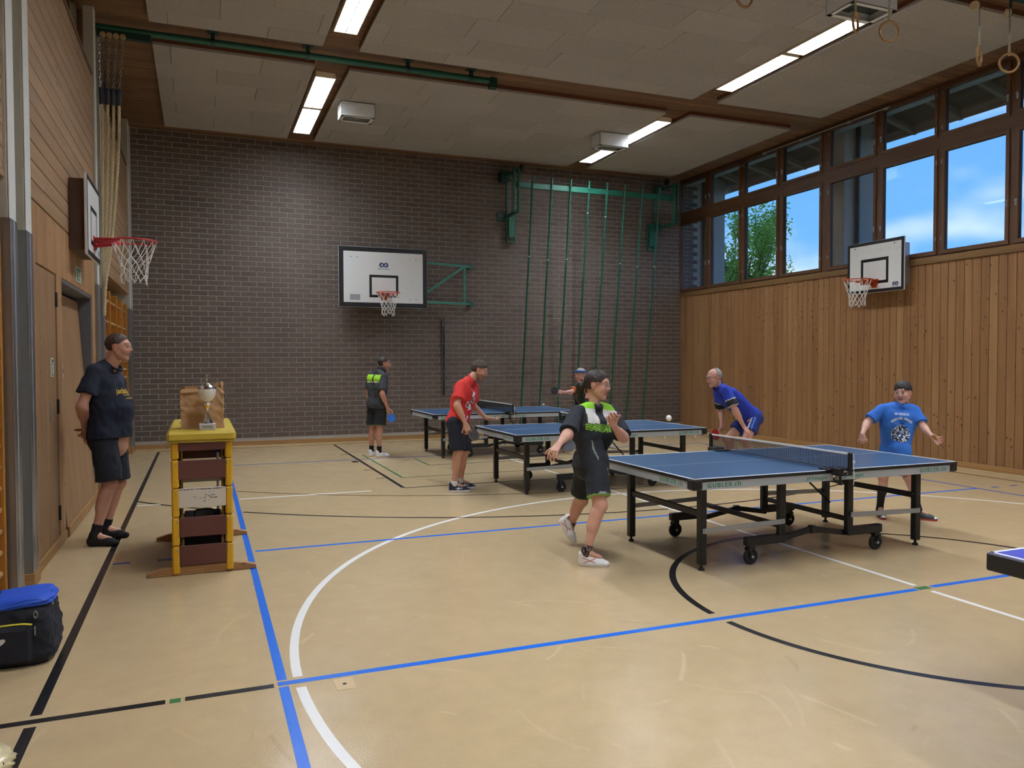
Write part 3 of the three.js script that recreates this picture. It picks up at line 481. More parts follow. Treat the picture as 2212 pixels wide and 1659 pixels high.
// ---------------------------------------------------------------- basketball backboards
function logo(c, x, y, s) { c.fillStyle = '#24305e'; c.beginPath(); c.ellipse(x - s * 0.55, y, s * 0.62, s * 0.62, 0, 0, TAU); c.ellipse(x + s * 0.55, y, s * 0.62, s * 0.62, 0, 0, TAU); c.fill(); c.fillStyle = '#e8ecf0'; c.font = `bold ${s}px sans-serif`; c.textAlign = 'center'; c.textBaseline = 'middle'; c.fillText('a', x - s * 0.5, y - s * 0.05); c.fillText('e', x + s * 0.5, y - s * 0.05); c.fillStyle = '#30364a'; c.font = `bold ${s * 0.42}px sans-serif`; c.fillText('alder+eisenhut', x, y + s * 0.95); }
function boardTex(w, h, box0, kind) { // metres, 500 pixels each
  const R = rng(kind + 3), S = 500;
  return canvasTex(w * S, h * S, (c, W, H) => {
    c.fillStyle = '#e4e7e6'; c.fillRect(0, 0, W, H);
    c.strokeStyle = '#17181c'; const e = kind === 0 ? 46 : 26; c.lineWidth = e; c.strokeRect(e / 2, e / 2, W - e, H - e);
    c.lineWidth = 25; const [x, y, bw, bh] = box0.map((q) => q * S); c.strokeRect(x + 12, y + 12, bw - 24, bh - 24);
    if (kind === 0) { logo(c, W / 2, H * 0.29, 40); c.fillStyle = '#5b5f63'; for (const [a, b] of [[0.135, 0.17], [0.205, 0.17], [0.8, 0.17], [0.87, 0.17], [0.8, 0.86], [0.87, 0.86]]) { c.beginPath(); c.arc(a * W, b * H, 5, 0, TAU); c.fill(); } }
    else { logo(c, W * 0.86, H * 0.87, 26); c.fillStyle = '#4b4f54'; for (const [a, b] of [[0.14, 0.1], [0.84, 0.1]]) { c.beginPath(); c.arc(a * W, b * H, 6, 0, TAU); c.fill(); } }
    for (let i = 0; i < 50; i++) { c.fillStyle = `rgba(50,50,55,${0.15 + 0.5 * R()})`; const a = R(); c.fillRect((0.06 + 0.88 * a) * W, (0.16 + 0.07 * R() + (kind ? 0.03 * (0.5 - a) : 0.6 * R())) * H, 1 + R() * R() * 9, 1 + R() * 4); }
  });
}
function backboard(name, label, w, h, pos, turn, rimY, rect, kind, rimMat, build) {
  const o = thing(name, label, 'backboard', pos, turn); // local: board faces +z, centre of the board at the origin
  const b = part('board', o, M.whitePaint, box(w, h, 0.026, 0, 0, -0.014, 0.004)); part('markings', b, printM(boardTex(w, h, rect, kind), 0.4), quadUV(w - 0.008, h - 0.008).translate(0, 0, 0.0005));
  const ry = rimY - pos[1], R = 0.225, cz = 0.15 + R;
  const rim = part('rim', o, rimMat, torus(R, 0.0095, 48, 10).rotateX(Math.PI / 2).translate(0, ry, cz), plate([[-0.09, 0.025], [0.09, 0.025], [0.05, -0.12], [-0.05, -0.12]], 0.008).translate(0, ry, 0.002), bar([-0.045, ry - 0.01, 0], [-0.06, ry - 0.004, 0.2], 0.01, 0.05), bar([0.045, ry - 0.01, 0], [0.06, ry - 0.004, 0.2], 0.01, 0.05), plate([[-0.08, 0], [0.08, 0], [0.12, 0.2], [-0.12, 0.2]], 0.006).rotateX(Math.PI / 2).translate(0, ry + 0.006, 0));
  for (const a of [0.5, -0.5]) part('stay', rim, rimMat, bar([a * 0.06, ry - 0.07, 0.01], [a * 0.34, ry - 0.006, cz - 0.12], 0.008, 0.028));
  const cords = [], rows = [[0, R - 0.004], [-0.13, 0.178], [-0.2, 0.152], [-0.26, 0.135], [-0.32, 0.122], [-0.38, 0.128], [-0.44, 0.125]], N = 12, J = rng(kind * 7 + 5), node = rows.map(([y, r], k) => Array.from({ length: N }, (_, i) => { const a = (i + (k % 2 ? 0.5 : 0)) / N * TAU; return [Math.cos(a) * r + (J() - 0.5) * 0.014 * k * 0.4, ry + y + (J() - 0.5) * 0.02 * Math.min(k, 3), cz + Math.sin(a) * r + (J() - 0.5) * 0.014 * k * 0.4]; }));
  for (let k = 0; k + 1 < rows.length; k++) for (let i = 0; i < N; i++) { const down = node[k + 1]; const j0 = i, j1 = k % 2 ? (i + 1) % N : (i + N - 1) % N; for (const j of [j0, j1]) cords.push(rod(node[k][i], down[j], 0.0036, 0.0036, 5)); }
  part('net', o, M.net, cords).userData.kind = 'stuff';
  build(o); return o;
}
backboard('basketball_backboard', 'wide white basketball backboard with black border on the brick wall', 1.8, 1.2, [3.44, 3.33, -15.6], 0, 3.0, [0.605, 0.55, 0.59, 0.45], 0, M.orange, (o) => {
  part('maker_plate', o, M.galva, box(0.2, 0.11, 0.006, -0.58, -0.4, 0.003));
  const A = (p, q) => bar(p, q, 0.03, 0.05);
  part('arm', o, M.greenLight, A([0.5, 0.36, -0.06], [1.93, 0.345, -0.4])); part('arm', o, M.greenLight, A([0.5, -0.45, -0.06], [1.93, -0.45, -0.4])); part('post', o, M.greenLight, A([1.82, 0.345, -0.37], [1.82, -0.45, -0.37])); part('brace', o, M.greenLight, A([0.9, -0.27, -0.16], [1.79, 0.32, -0.36]));
  for (const y of [0.345, -0.45]) part('wall_bracket', o, M.green, box(0.1, 0.1, 0.1, 1.98, y, -0.44, 0.004));
  part('wall_rail', o, M.green, box(0.06, 1.1, 0.34, 0.5, 0, -0.26, 0.004), box(0.06, 1.1, 0.4, -0.5, 0, -0.23, 0.004));
});
backboard('basketball_backboard', 'white backboard with scuffs mounted over the pine boarding by the windows', 1.19, 0.865, [10.555, 3.225, -10.02], -Math.PI / 2, 2.99, [0.3, 0.29, 0.58, 0.43], 1, M.orange, (o) => { part('backing_frame', o, M.galva, box(1.0, 0.7, 0.2, 0, 0, -0.13, 0.004)); });
backboard('basketball_backboard', 'white backboard with red hoop on the boarded wall by the ropes', 1.04, 0.8, [-1.02, 3.115, -9.26], Math.PI / 2, 2.93, [0.26, 0.27, 0.52, 0.4], 2, M.red, (o) => { part('backing_box', o, std(0x4a2f22, 0.6), box(0.9, 0.7, 0.14, 0, 0, -0.098, 0.004)); });
// ---------------------------------------------------------------- climbing poles
{
  const f = thing('pole_mount', 'green steel climbing pole frame hung high on the brick wall', 'mount', [0, 0, 0]), z0 = -15.25;
  part('cross_beam', f, M.green, span(6.2, 10.06, 5.29, 5.41, z0 - 0.09, z0 - 0.03, 0.005));
  for (const [x, s] of [[6.2, 1], [10.06, -1]]) {
    const w = s > 0 ? 0 : -0.02;
    part('wall_box', f, M.greenDark, box(0.2, 0.22, 0.2, x - s * 0.02, 5.65, -15.99, 0.006)); part('arm', f, M.green, bar([x, 5.66, -15.95], [x, 5.63, z0], 0.05, 0.06)); part('arm', f, M.green, bar([x, 4.76, -15.98], [x, 4.79, z0], 0.05, 0.06));
    part('front_post', f, M.green, box(0.045, 0.9, 0.05, x + s * 0.03, 5.22, z0, 0.005), box(0.045, 0.9, 0.05, x - s * 0.07, 5.22, z0 - 0.02, 0.005)); part('wall_post', f, M.green, box(0.04, 1.5, 0.04, x + s * 0.06 + w, 5.0, -16.0, 0.004), box(0.04, 0.62, 0.04, x + s * 0.23 + w, 4.55, -16.0, 0.004));
    part('counterweight', f, M.green, box(0.15, 0.52, 0.09, x + s * 0.145 + w, 4.6, -15.98, 0.008)); part('weight_rack', f, M.green, box(0.21, 0.03, 0.06, x + s * 0.145 + w, 4.25, -16.0, 0.004)); part('wall_plate', f, M.greenDark, box(0.18, 0.2, 0.03, x - s * 0.06, 4.79, -16.07, 0.004));
    part('pulley', f, M.black, cyl(0.075, 0.075, 0.05, x + s * 0.14, 5.72, z0 - 0.12, 24, 'x')); part('pulley_cord', f, M.black, cyl(0.005, 0.005, 0.75, x + s * 0.15, 5.25, -15.98, 6)); part('hook', f, M.steel, cyl(0.008, 0.008, 0.1, x + s * 0.3, 5.45, z0 - 0.06, 8));
  }
  const nth = ['leftmost', 'second', 'third', 'fourth', 'fifth', 'sixth', 'seventh', 'eighth'];
  [6.55, 6.99, 7.435, 7.88, 8.325, 8.77, 9.215, 9.66].forEach((x, i) => {
    const len = 5.54, slope = Math.atan2(0.76, len - 0.03), o = thing('climbing_pole', i ? `${nth[i]} slanting green climbing pole counted from the backboard${i === 7 ? ', nearest the window corner' : ''}` : 'slanting green climbing pole closest to the wide backboard', 'climbing pole', [x, 0.02, -16.0], 0, 'climbing poles');
    const sh = part('shaft', o, M.green, cyl(0.021, 0.021, 5.6, 0, 2.78, 0, 16)); const cl = part('clamp', o, M.green, torus(0.024, 0.008, 18, 8).rotateX(Math.PI / 2).translate(0, 5.33, 0), torus(0.024, 0.008, 18, 8).rotateX(Math.PI / 2).translate(0, 5.42, 0));
    part('mark_ring', o, M.white, cyl(0.0216, 0.0216, 0.018, 0, [3.9, 3.85, 3.88, 4.9, 4.85, 3.85, 3.8, 3.82][i], 0, 16));
    o.rotation.x = slope;
  });
}
// ---------------------------------------------------------------- slotted metal rail on the brick wall
{ const o = thing('wall_rail', 'narrow upright black slotted rail with silver edges on the brick wall', 'rail', [4.817, 0.93, ZB + 0.03]); part('channel', o, M.black, box(0.035, 1.62, 0.03, 0, 0.81, 0, 0.003)); for (const s of [-1, 1]) part('edge', o, M.alu, box(0.009, 1.62, 0.05, s * 0.022, 0.81, 0.01, 0.002)); for (const y of [0.5, 1.1, 1.5]) part('slot', o, M.steel, box(0.012, 0.03, 0.004, 0, y, 0.016, 0.001)); }
// ---------------------------------------------------------------- green rail under the ceiling with the climbing ropes
{
  const o = thing('rope_rail', 'long green steel pipe rail hung below the ceiling boards', 'rail', [0, 5.84, -11.12]);
  part('pipe', o, M.green, cyl(0.042, 0.042, 5.35, 1.45, 0, 0, 20, 'x')); part('sleeve', o, M.green, cyl(0.05, 0.05, 0.35, 3.2, 0, 0, 20, 'x')); part('end_stop', o, M.greenDark, box(0.12, 0.16, 0.1, 4.12, -0.03, 0, 0.008)); part('track', o, M.greenDark, box(0.62, 0.09, 0.07, -0.85, -0.07, 0, 0.004));
  for (const x of [0.2, 1.42, 2.82, 3.78]) { part('hanger', o, M.greenDark, box(0.05, 0.1, 0.06, x, 0.075, 0, 0.005), box(0.14, 0.012, 0.12, x, 0.124, 0, 0.002)); part('hanger_clamp', o, M.greenDark, cyl(0.052, 0.052, 0.05, x, 0, 0, 20, 'x')); }
  const link = torus(0.02, 0.0055, 14, 6).scale(0.72, 1.35, 1), strandN = [];
  const words = ['farthest back against the white pier', 'second from the white pier', 'third from the white pier', 'nearest to the brick wall side'];
  for (let i = 0; i < 4; i++) {
    const x = -1.085 + i * 0.075, xc = -1.105 + i * 0.065, zc = -11.04, r = thing('climbing_rope', `thick cream climbing rope on a chain, ${words[i]}`, 'rope', [0, 0, 0], 0, 'climbing ropes');
    const rider = part('roller', r, std(0xc8a878, 0.5), cyl(0.034, 0.034, 0.02, x, 5.735, -11.07, 20, 'z')); part('roller_bolt', rider, M.steel, cyl(0.006, 0.006, 0.1, x, 5.70, -11.06, 8));
    const top = V(x, 5.66, -11.06), cap = V(xc, 5.05, zc), n = 13, lk = [];
    for (let k = 0; k < n; k++) { const p = top.clone().lerp(cap, (k + 0.5) / n); lk.push(link.clone().rotateY(k % 2 ? Math.PI / 2 : 0).translate(p.x, p.y, p.z)); }
    part('chain', r, M.chain, lk).userData.kind = 'stuff';
    part('rope_cap', r, std(0x1c2536, 0.5), lathe([[0, 0.01], [0.03, 0.01], [0.036, 0], [0.03, -0.03], [0.027, -0.1], [0.027, -0.19], [0, -0.19]], 20).translate(xc, 5.05, zc));
    const path = new THREE.CatmullRomCurve3([V(xc, 4.87, zc), V(xc - 0.004 * i, 4.4, zc), V(-1.115 + i * 0.046, 3.6, zc + 0.01), V(-1.118 + i * 0.026, 3.0, zc + 0.02), V(-1.122 + i * 0.01, 2.62, zc + 0.01 * i), V(-1.128 + i * 0.006, 2.38 - 0.05 * i, zc + 0.012 * i)], false, 'centripetal'), F = path.computeFrenetFrames(240), strands = [];
    for (let s = 0; s < 3; s++) { const pts = []; for (let k = 0; k <= 240; k++) { const a = k * 0.46 + s * TAU / 3, p = path.getPointAt(k / 240); pts.push(p.addScaledVector(F.normals[k], Math.cos(a) * 0.009).addScaledVector(F.binormals[k], Math.sin(a) * 0.009)); } strands.push(new THREE.TubeGeometry(new THREE.CatmullRomCurve3(pts), 240, 0.0098, 6)); }
    part('rope_strands', r, std(0xcdbf9c, 0.9), strands);
  }
  const sm = part('slack_chain', o, M.chain, Array.from({ length: 16 }, (_, k) => { const t = k / 15; return link.clone().rotateY(k % 2 ? 1.57 : 0).translate(-1.12 - 0.015 * t, -0.14 - t * 0.75, 0.05); })); sm.userData.kind = 'stuff';
}
// ---------------------------------------------------------------- gymnastic rings
{
  const R = 0.105, spots = [[6.457, 5.211, 0.55, 'wooden ring of the middle pair, in front of the lit lamp'], [6.932, 5.187, -0.35, 'wooden ring of the middle pair, clear of the lamp'], [8.298, 5.118, 0.45, 'wooden ring hanging lower beside the window row, narrower looking one'], [8.792, 5.107, -0.5, 'wooden ring closest to the windows, in front of the glass'], [5.023, 5.239, 0.1, 'wooden ring cut off by the top edge of the picture']];
  spots.forEach(([x, y, turn, l]) => {
    const o = thing('gymnastic_ring', l, 'ring', [x, y, -6.42], turn, 'hanging gymnastic rings');
    part('ring', o, M.ring, torus(R, 0.014, 48, 12)); part('strap', o, std(0xb9b29c, 0.9), bar([-0.012, R + 0.014, 0.004], [0, R + 0.17, 0], 0.02, 0.008), bar([0.012, R + 0.014, -0.004], [0, R + 0.17, 0], 0.02, 0.008), torus(0.018, 0.005, 14, 6).translate(0, R, 0));
    part('carabiner', o, M.steel, torus(0.018, 0.005, 14, 8).scale(0.8, 1.5, 1).translate(0, R + 0.2, 0), torus(0.014, 0.004, 14, 8).scale(0.8, 1.4, 1).rotateY(1.57).translate(0, R + 0.235, 0));
    part('cord', o, std(0x6e675c, 0.9), cyl(0.007, 0.007, 5.72 - y - R - 0.22, 0, (5.72 - y + R + 0.22) / 2, 0, 8));
    part('pulley', o, std(0xc8b58c, 0.6), cyl(0.05, 0.05, 0.012, 0.014, 5.7 - y, -0.05, 24, 'x'), cyl(0.05, 0.05, 0.012, -0.014, 5.7 - y, -0.05, 24, 'x')); part('pulley_hook', o, M.greenDark, box(0.02, 0.2, 0.03, 0.03, 5.78 - y, -0.05, 0.004), box(0.02, 0.025, 0.08, 0.03, 5.68 - y, -0.03, 0.004), box(0.03, 5.97 - 5.86, 0.05, 0.02, 5.915 - y, -0.05, 0.004));
  });
  const b = thing('pulley_beam', 'dark green beam carrying the ring pulleys under the ceiling boards', 'beam', [7.0, 5.9, -6.47]); part('beam', b, M.greenDark, box(5.4, 0.07, 0.1, 0, 0.02, 0, 0.005)); for (const x of [-2.4, -0.8, 0.8, 2.4]) part('bracket', b, M.greenDark, box(0.1, 0.02, 0.18, x, 0.06, 0, 0.003));
}
// ---------------------------------------------------------------- white boxes under the ceiling, open below
{
  const box3 = (l, x0, x1, z0, z1, y0) => {
    const cx = (x0 + x1) / 2, cz = (z0 + z1) / 2, o = thing('ceiling_box', l, 'ceiling box', [cx, y0, cz], 0, 'white boxes under the ceiling'), w = x1 - x0, d = Math.abs(z1 - z0), h = 5.87 - y0;
    part('housing', o, M.whitePaint, span(-w / 2, w / 2, 0, h - 0.004, d / 2 - 0.012, d / 2), span(-w / 2, w / 2, 0, h - 0.004, -d / 2, -d / 2 + 0.012), span(-w / 2, -w / 2 + 0.012, 0, h - 0.004, -d / 2, d / 2), span(w / 2 - 0.012, w / 2, 0, h - 0.004, -d / 2, d / 2), span(-w / 2, w / 2, h - 0.016, h - 0.004, -d / 2, d / 2));
    part('bottom_rim', o, M.whitePaint, span(-w / 2, w / 2, 0, 0.012, d / 2 - 0.06, d / 2), span(-w / 2, w / 2, 0, 0.012, -d / 2, -d / 2 + 0.06), span(-w / 2, -w / 2 + 0.06, 0, 0.012, -d / 2, d / 2), span(w / 2 - 0.06, w / 2, 0, 0.012, -d / 2, d / 2));
    part('filter', o, std(0x4d5d58, 0.25, { metalness: 0.4 }), span(-w / 2 + 0.012, 0, h * 0.3, h * 0.34, -d / 2 + 0.02, d / 2 - 0.02, 0), span(0, w / 2 - 0.012, h * 0.4, h * 0.44, -d / 2 + 0.02, d / 2 - 0.02, 0)); part('screw', o, M.dark, cyl(0.007, 0.007, 0.004, -w / 2 + 0.04, -0.001, d / 2 - 0.03, 8), cyl(0.007, 0.007, 0.004, w / 2 - 0.04, -0.001, -d / 2 + 0.03, 8));
  };
  box3('white open bottomed box under the ceiling beside the lamps over the brick wall', 2.16, 2.71, -13.22, -12.87, 5.63);
  box3('white box under the ceiling partly hiding a lamp near the window row', 6.86, 7.46, -13.2, -12.86, 5.62);
  box3('white box right under the ceiling, its green filter showing above the rings', 6.72, 7.38, -7.12, -6.72, 5.6);
}
// ---------------------------------------------------------------- vaulting box with cup, bag and what lies in it
{
  const o = thing('vaulting_box', 'yellow and brown five piece vaulting box with padded yellow top', 'vaulting box', [0, 0, -6.49]), yellow = std(0xd2a21a, 0.4), pad = std(0xbfa83a, 0.42), brown = std(0x5a3229, 0.55), cream = std(0xd6d0c2, 0.6), rear = -1.4;
  const padG = rawBox(0.5, 0.078, 1.47, 0.02); const top = part('padded_top', o, pad, padG); top.position.set(0, 1.073, -0.70); part('pad_trim', top, std(0xa08a30, 0.5), box(0.49, 0.012, 1.46, 0, -0.04, 0, 0.004));
  const J = [1.034, 0.895, 0.674, 0.451, 0.229, 0.012], boards = [[0.962, 1.03], [0.742, 0.888], [0.522, 0.671], [0.296, 0.449], [0.073, 0.229]], R = rng(3);
  const chip = (c, W, H) => { c.fillStyle = '#d3cdbf'; c.fillRect(0, 0, W, H); c.fillStyle = '#5b534b'; for (let i = 0; i < 26; i++) c.fillRect(W * (0.28 + 0.5 * R()), H * (0.2 + 0.5 * R()), 2 + R() * 12, 1 + R() * 4); for (let i = 0; i < 40; i++) c.fillRect(W * R(), 0, 6 + R() * 14, 2 + R() * 5); };
  const chipped = std(0xffffff, 0.6, { map: canvasTex(256, 112, chip) });
  for (let s = 0; s < 5; s++) {
    const y0 = J[s + 1], y1 = J[s], sec = new THREE.Group(); sec.name = 'section'; o.add(sec);
    for (const sx of [-1, 1]) for (const z of [0, rear]) {
      const zz = z === 0 ? -0.04 : rear + 0.04; part('corner_post', sec, yellow, box(0.055, y1 - y0 - 0.003, 0.085, sx * 0.194, (y0 + y1) / 2, zz, 0.012));
      part('rivet', sec, M.steel, [0.18, 0.75].map((t) => new THREE.SphereGeometry(s && t > 0.5 ? 0.007 : 0.004, 10, 6).translate(sx * 0.184, lerp(y0, y1, t + 0.1), z === 0 ? 0.003 : rear - 0.003)));
    }
    const [b0, b1] = boards[s];
    for (const z of [-0.014, rear + 0.002]) { const b = part('end_board', sec, s === 2 ? cream : brown, box(0.345, b1 - b0, 0.02, 0, (b0 + b1) / 2, z, 0.004)); if (s === 2 && z > -0.1) part('worn_paint', b, chipped, quadUV(0.338, b1 - b0 - 0.008).translate(0, (b0 + b1) / 2, -0.0035)); }
    for (const sx of [-1, 1]) part('side_board', sec, s === 2 ? cream : brown, box(0.02, b1 - b0, 1.24, sx * 0.2, (b0 + b1) / 2, rear / 2, 0.004));
    for (const sx of [-1, 1]) part('tie', sec, M.blackMetal, box(0.02, y1 - y0 - 0.01, 0.05, sx * 0.165, (y0 + y1) / 2, -0.12, 0.003));
  }
  for (const z of [-0.045, rear + 0.045]) part('runner', o, M.footWood, plate([[-0.39, 0.002], [0.39, 0.002], [0.39, 0.035], [0.31, 0.055], [0.22, 0.068], [-0.22, 0.068], [-0.3, 0.058], [-0.4, 0.03]], 0.055, 0.003).translate(0, 0, z - 0.028));
  // cup
  const cup = thing('trophy_cup', 'silver lidded trophy cup with pearl white bowl on a marble block', 'trophy', [0.043, 1.112, -6.61]);
  part('plinth', cup, std(0xc9c9c6, 0.25), box(0.12, 0.05, 0.1, 0, 0.025, 0, 0.003)); part('name_plate', cup, std(0xb0b4b8, 0.3, { metalness: 0.6 }), box(0.08, 0.024, 0.002, 0, 0.027, 0.0505, 0.0005));
  const facet = (pts, n = 12) => { const g = new THREE.LatheGeometry(pts.map((p) => new THREE.Vector2(...p)), n).toNonIndexed(); g.computeVertexNormals(); return g; };
  part('foot', cup, M.chrome, facet([[0.001, 0.05], [0.043, 0.05], [0.04, 0.06], [0.03, 0.08], [0.022, 0.1], [0.014, 0.12], [0.009, 0.135]], 14)); part('stem', cup, M.chrome, lathe([[0.009, 0.133], [0.008, 0.15], [0.012, 0.17], [0.024, 0.195], [0.026, 0.2], [0.017, 0.206], [0.02, 0.218], [0.001, 0.222]], 24)); part('gilding', cup, std(0xd8b23a, 0.25, { metalness: 0.9 }), lathe([[0.0135, 0.172], [0.0225, 0.191], [0.0235, 0.192], [0.0145, 0.172]], 20));
  part('bowl', cup, new THREE.MeshPhysicalMaterial({ color: 0xe2e2da, roughness: 0.28, clearcoat: 0.5 }), lathe([[0.001, 0.22], [0.02, 0.222], [0.042, 0.236], [0.06, 0.262], [0.067, 0.29], [0.069, 0.32], [0.066, 0.32], [0.064, 0.29], [0.05, 0.25], [0.001, 0.23]], 40)); const lid = part('lid', cup, M.chrome, facet([[0.069, 0.319], [0.068, 0.326], [0.058, 0.338], [0.04, 0.35], [0.02, 0.36], [0.006, 0.366], [0.001, 0.367]], 18)); part('finial', lid, M.chrome, lathe([[0.001, 0.366], [0.004, 0.37], [0.003, 0.38], [0.006, 0.395], [0.0075, 0.415], [0.005, 0.435], [0.001, 0.442]], 16));
  // paper bag
  const bag = thing('paper_bag', 'crumpled brown paper bag on the vaulting box behind the cup', 'bag', [0.01, 1.112, -6.81]);
  const P = [], I = [], NU = 60, NV = 26, w = 0.325, d = 0.155;
  for (let j = 0; j <= NV; j++) for (let i = 0; i <= NU; i++) {
    const t = (i / NU) * 4, side = Math.floor(t) % 4, q = t - Math.floor(t), v = j / NV; let x, z;
    if (side === 0) { x = lerp(-w / 2, w / 2, q); z = d / 2; } else if (side === 1) { x = w / 2; z = lerp(d / 2, -d / 2, q); x -= Math.sin(q * Math.PI) * 0.03 * v; } else if (side === 2) { x = lerp(w / 2, -w / 2, q); z = -d / 2; } else { x = -w / 2; z = lerp(-d / 2, d / 2, q); x += Math.sin(q * Math.PI) * 0.03 * v; }
    const back = z < 0 ? 1 : 0, H = 0.318 + (back ? 0.02 + 0.035 * sstep(0.05, 0.15, x) : 0.012 * Math.sin(x * 14)) - (x > 0.12 && z > 0.02 ? 0.03 : 0);
    const cr = (Math.abs(noise3(x * 9, v * 3.2, z * 9)) * 0.018 + noise3(x * 25, v * 8, z * 22) * 0.005) * sstep(0, 0.2, v);
    const fold = Math.exp(-(((v - 0.49) / 0.02) ** 2)) * 0.004;
    P.push(x * (1 + 0.03 * v) + (side === 1 ? -cr : side === 3 ? cr : 0), v * H, z * (1 - 0.06 * v) + (side === 0 ? fold - cr : side === 2 ? cr : 0));
  }
  for (let j = 0; j < NV; j++) for (let i = 0; i < NU; i++) { const a = j * (NU + 1) + i, b = a + NU + 1; I.push(a, a + 1, b, b, a + 1, b + 1); }
  const bg = new THREE.BufferGeometry(); bg.setAttribute('position', new THREE.BufferAttribute(new Float32Array(P), 3)); bg.setIndex(I); bg.computeVertexNormals();
  const paper = std(0xb18d66, 0.85); part('bag_body', bag, paper, bg); part('bag_bottom', bag, paper, box(w - 0.004, 0.003, d - 0.004, 0, 0.003, 0, 0.001)); part('folded_edge', bag, std(0xc6a47a, 0.85), plate([[-0.15, 0], [-0.02, 0.004], [-0.015, 0.034], [-0.145, 0.03]], 0.003, 0.0005).translate(-0.01, 0.288, d / 2 - 0.002));
  part('handle_flap', bag, paper, plate([[0, 0], [0.02, 0.004], [0.022, 0.05], [0.004, 0.055]], 0.004, 0.001).rotateY(0.5).translate(0.137, 0.29, -0.02));
  const sw = thing('sweet', 'small white wrapped sweet beside the paper bag', 'sweet', [-0.165, 1.117, -7.35]); part('wrapper', sw, M.white, new THREE.IcosahedronGeometry(0.018, 1).translate(0, 0.012, 0), plate([[-0.012, 0], [0.012, 0.004], [0.02, 0.02], [-0.016, 0.016]], 0.004, 0.0005).translate(0.018, 0.004, 0));
  const kase = thing('equipment_case', 'black case with a bent carrying handle inside the vaulting box', 'case', [0, 0, -7.3]); part('case_body', kase, M.black, box(0.29, 0.28, 0.5, 0, 0.15, 0, 0.015)); part('lid_lip', kase, M.dark, box(0.3, 0.03, 0.51, 0, 0.30, 0, 0.006)); part('handle', kase, M.blackMetal, tube([[-0.066, 0.31, 0.05], [-0.06, 0.36, 0.05], [-0.03, 0.372, 0.05], [0.06, 0.372, 0.05], [0.085, 0.36, 0.05], [0.092, 0.31, 0.05]], 0.008, 30, 8));
  const pole = thing('marker_pole', 'thin white pole with blue ends standing behind the case in the box', 'pole', [0.135, 0, -7.66]); part('pole', pole, M.white, cyl(0.014, 0.014, 0.62, 0, 0.55, 0, 12)); part('tip', pole, std(0x2340a8, 0.5), cyl(0.014, 0.028, 0.16, 0, 0.90, 0, 14), cyl(0.018, 0.006, 0.1, 0, 0.2, 0, 14), cyl(0.008, 0.008, 0.16, 0, 0.08, 0, 10));
}
// ---------------------------------------------------------------- signs
{
  const exitTex = canvasTex(160, 200, (c, W, H) => { c.fillStyle = '#eef2ee'; c.fillRect(0, 0, W, H); c.fillStyle = '#17714a'; c.fillRect(8, 8, W - 16, H - 16); c.fillStyle = '#eef2ee'; c.beginPath(); c.arc(62, 48, 12, 0, TAU); c.fill(); c.lineWidth = 14; c.strokeStyle = '#eef2ee'; c.lineCap = 'round'; const L = (...p) => { c.beginPath(); c.moveTo(p[0], p[1]); for (let i = 2; i < p.length; i += 2) c.lineTo(p[i], p[i + 1]); c.stroke(); }; L(64, 72, 72, 112); L(64, 74, 40, 96); L(70, 76, 96, 92); L(72, 112, 52, 140, 34, 168); L(72, 112, 92, 136, 84, 172); c.fillRect(112, 40, 30, 136); });
  const s1 = thing('exit_sign', 'green running man exit sign over the tilted store room door', 'sign', [XL, 2.565, -9.385]); part('sign_board', s1, M.white, box(0.008, 0.15, 0.36, 0.004, 0, 0, 0.001)); part('pictogram', s1, printM(exitTex), quadUV(0.35, 0.145).rotateY(Math.PI / 2).translate(0.0085, 0, 0));
  const s2 = thing('exit_sign', 'small green exit sign stuck on the narrow wooden door', 'sign', [XL - 0.004, 1.6, -7.74]); part('sign_board', s2, M.white, box(0.006, 0.16, 0.12, 0.003, 0, 0, 0.001)); part('pictogram', s2, printM(exitTex), quadUV(0.115, 0.155).rotateY(Math.PI / 2).translate(0.0065, 0, 0));
  const st = thing('door_sticker', 'pale grey shield shaped sticker on the tilted store room door', 'sticker', [XL - 0.083, 1.56, -8.83]); const sg = part('sticker', st, std(0xbfc3c4, 0.5), plate([[-0.07, 0.07], [-0.02, 0.06], [0.05, 0.075], [0.075, 0.02], [0.04, -0.05], [0.0, -0.075], [-0.055, -0.02]], 0.003, 0.0006).rotateY(Math.PI / 2)); st.rotation.z = 0.068; part('sticker_ring', st, std(0x6b6f72, 0.5), torus(0.025, 0.006, 20, 6).rotateY(Math.PI / 2).translate(0.004, 0, 0));
}
// ---------------------------------------------------------------- wall bars
{
  const zz = [-11.75, -12.67, -13.6, -14.52, -15.42], Y = [0.12, 0.26, 0.4, 0.54, 0.68, 0.82, 0.96, 1.1, 1.24, 1.38, 1.52, 1.66, 1.8, 1.94, 2.22, 2.52];
  const make = (label, xf, zs, z0) => {
    const o = thing('wall_bars', label, 'wall bars', [xf, 0, z0], 0);
    zs.forEach((z) => part('upright', o, M.bars, box(0.13, 2.62, 0.032, -0.065, 1.36, z - z0, 0.006)));
    for (let i = 0; i + 1 < zs.length; i++) Y.forEach((y) => part('rung', o, M.birch, cyl(0.02, 0.02, Math.abs(zs[i + 1] - zs[i]) - 0.03, -0.035, y, (zs[i] + zs[i + 1]) / 2 - z0, 12, 'z')));
    part('backing_board', o, M.bars, box(0.02, 2.5, Math.abs(zs[zs.length - 1] - zs[0]), -0.14, 1.36, (zs[0] + zs[zs.length - 1]) / 2 - z0, 0.003));
  };
  make('honey coloured wooden wall bars between the ropes and the brick wall', -1.2, zz, -11.6);
  make('honey coloured wall bars behind the sports bag, cut by the picture edge', -1.2, [-5.97, -5.0, -4.05, -3.1, -2.15], -6.0);
}
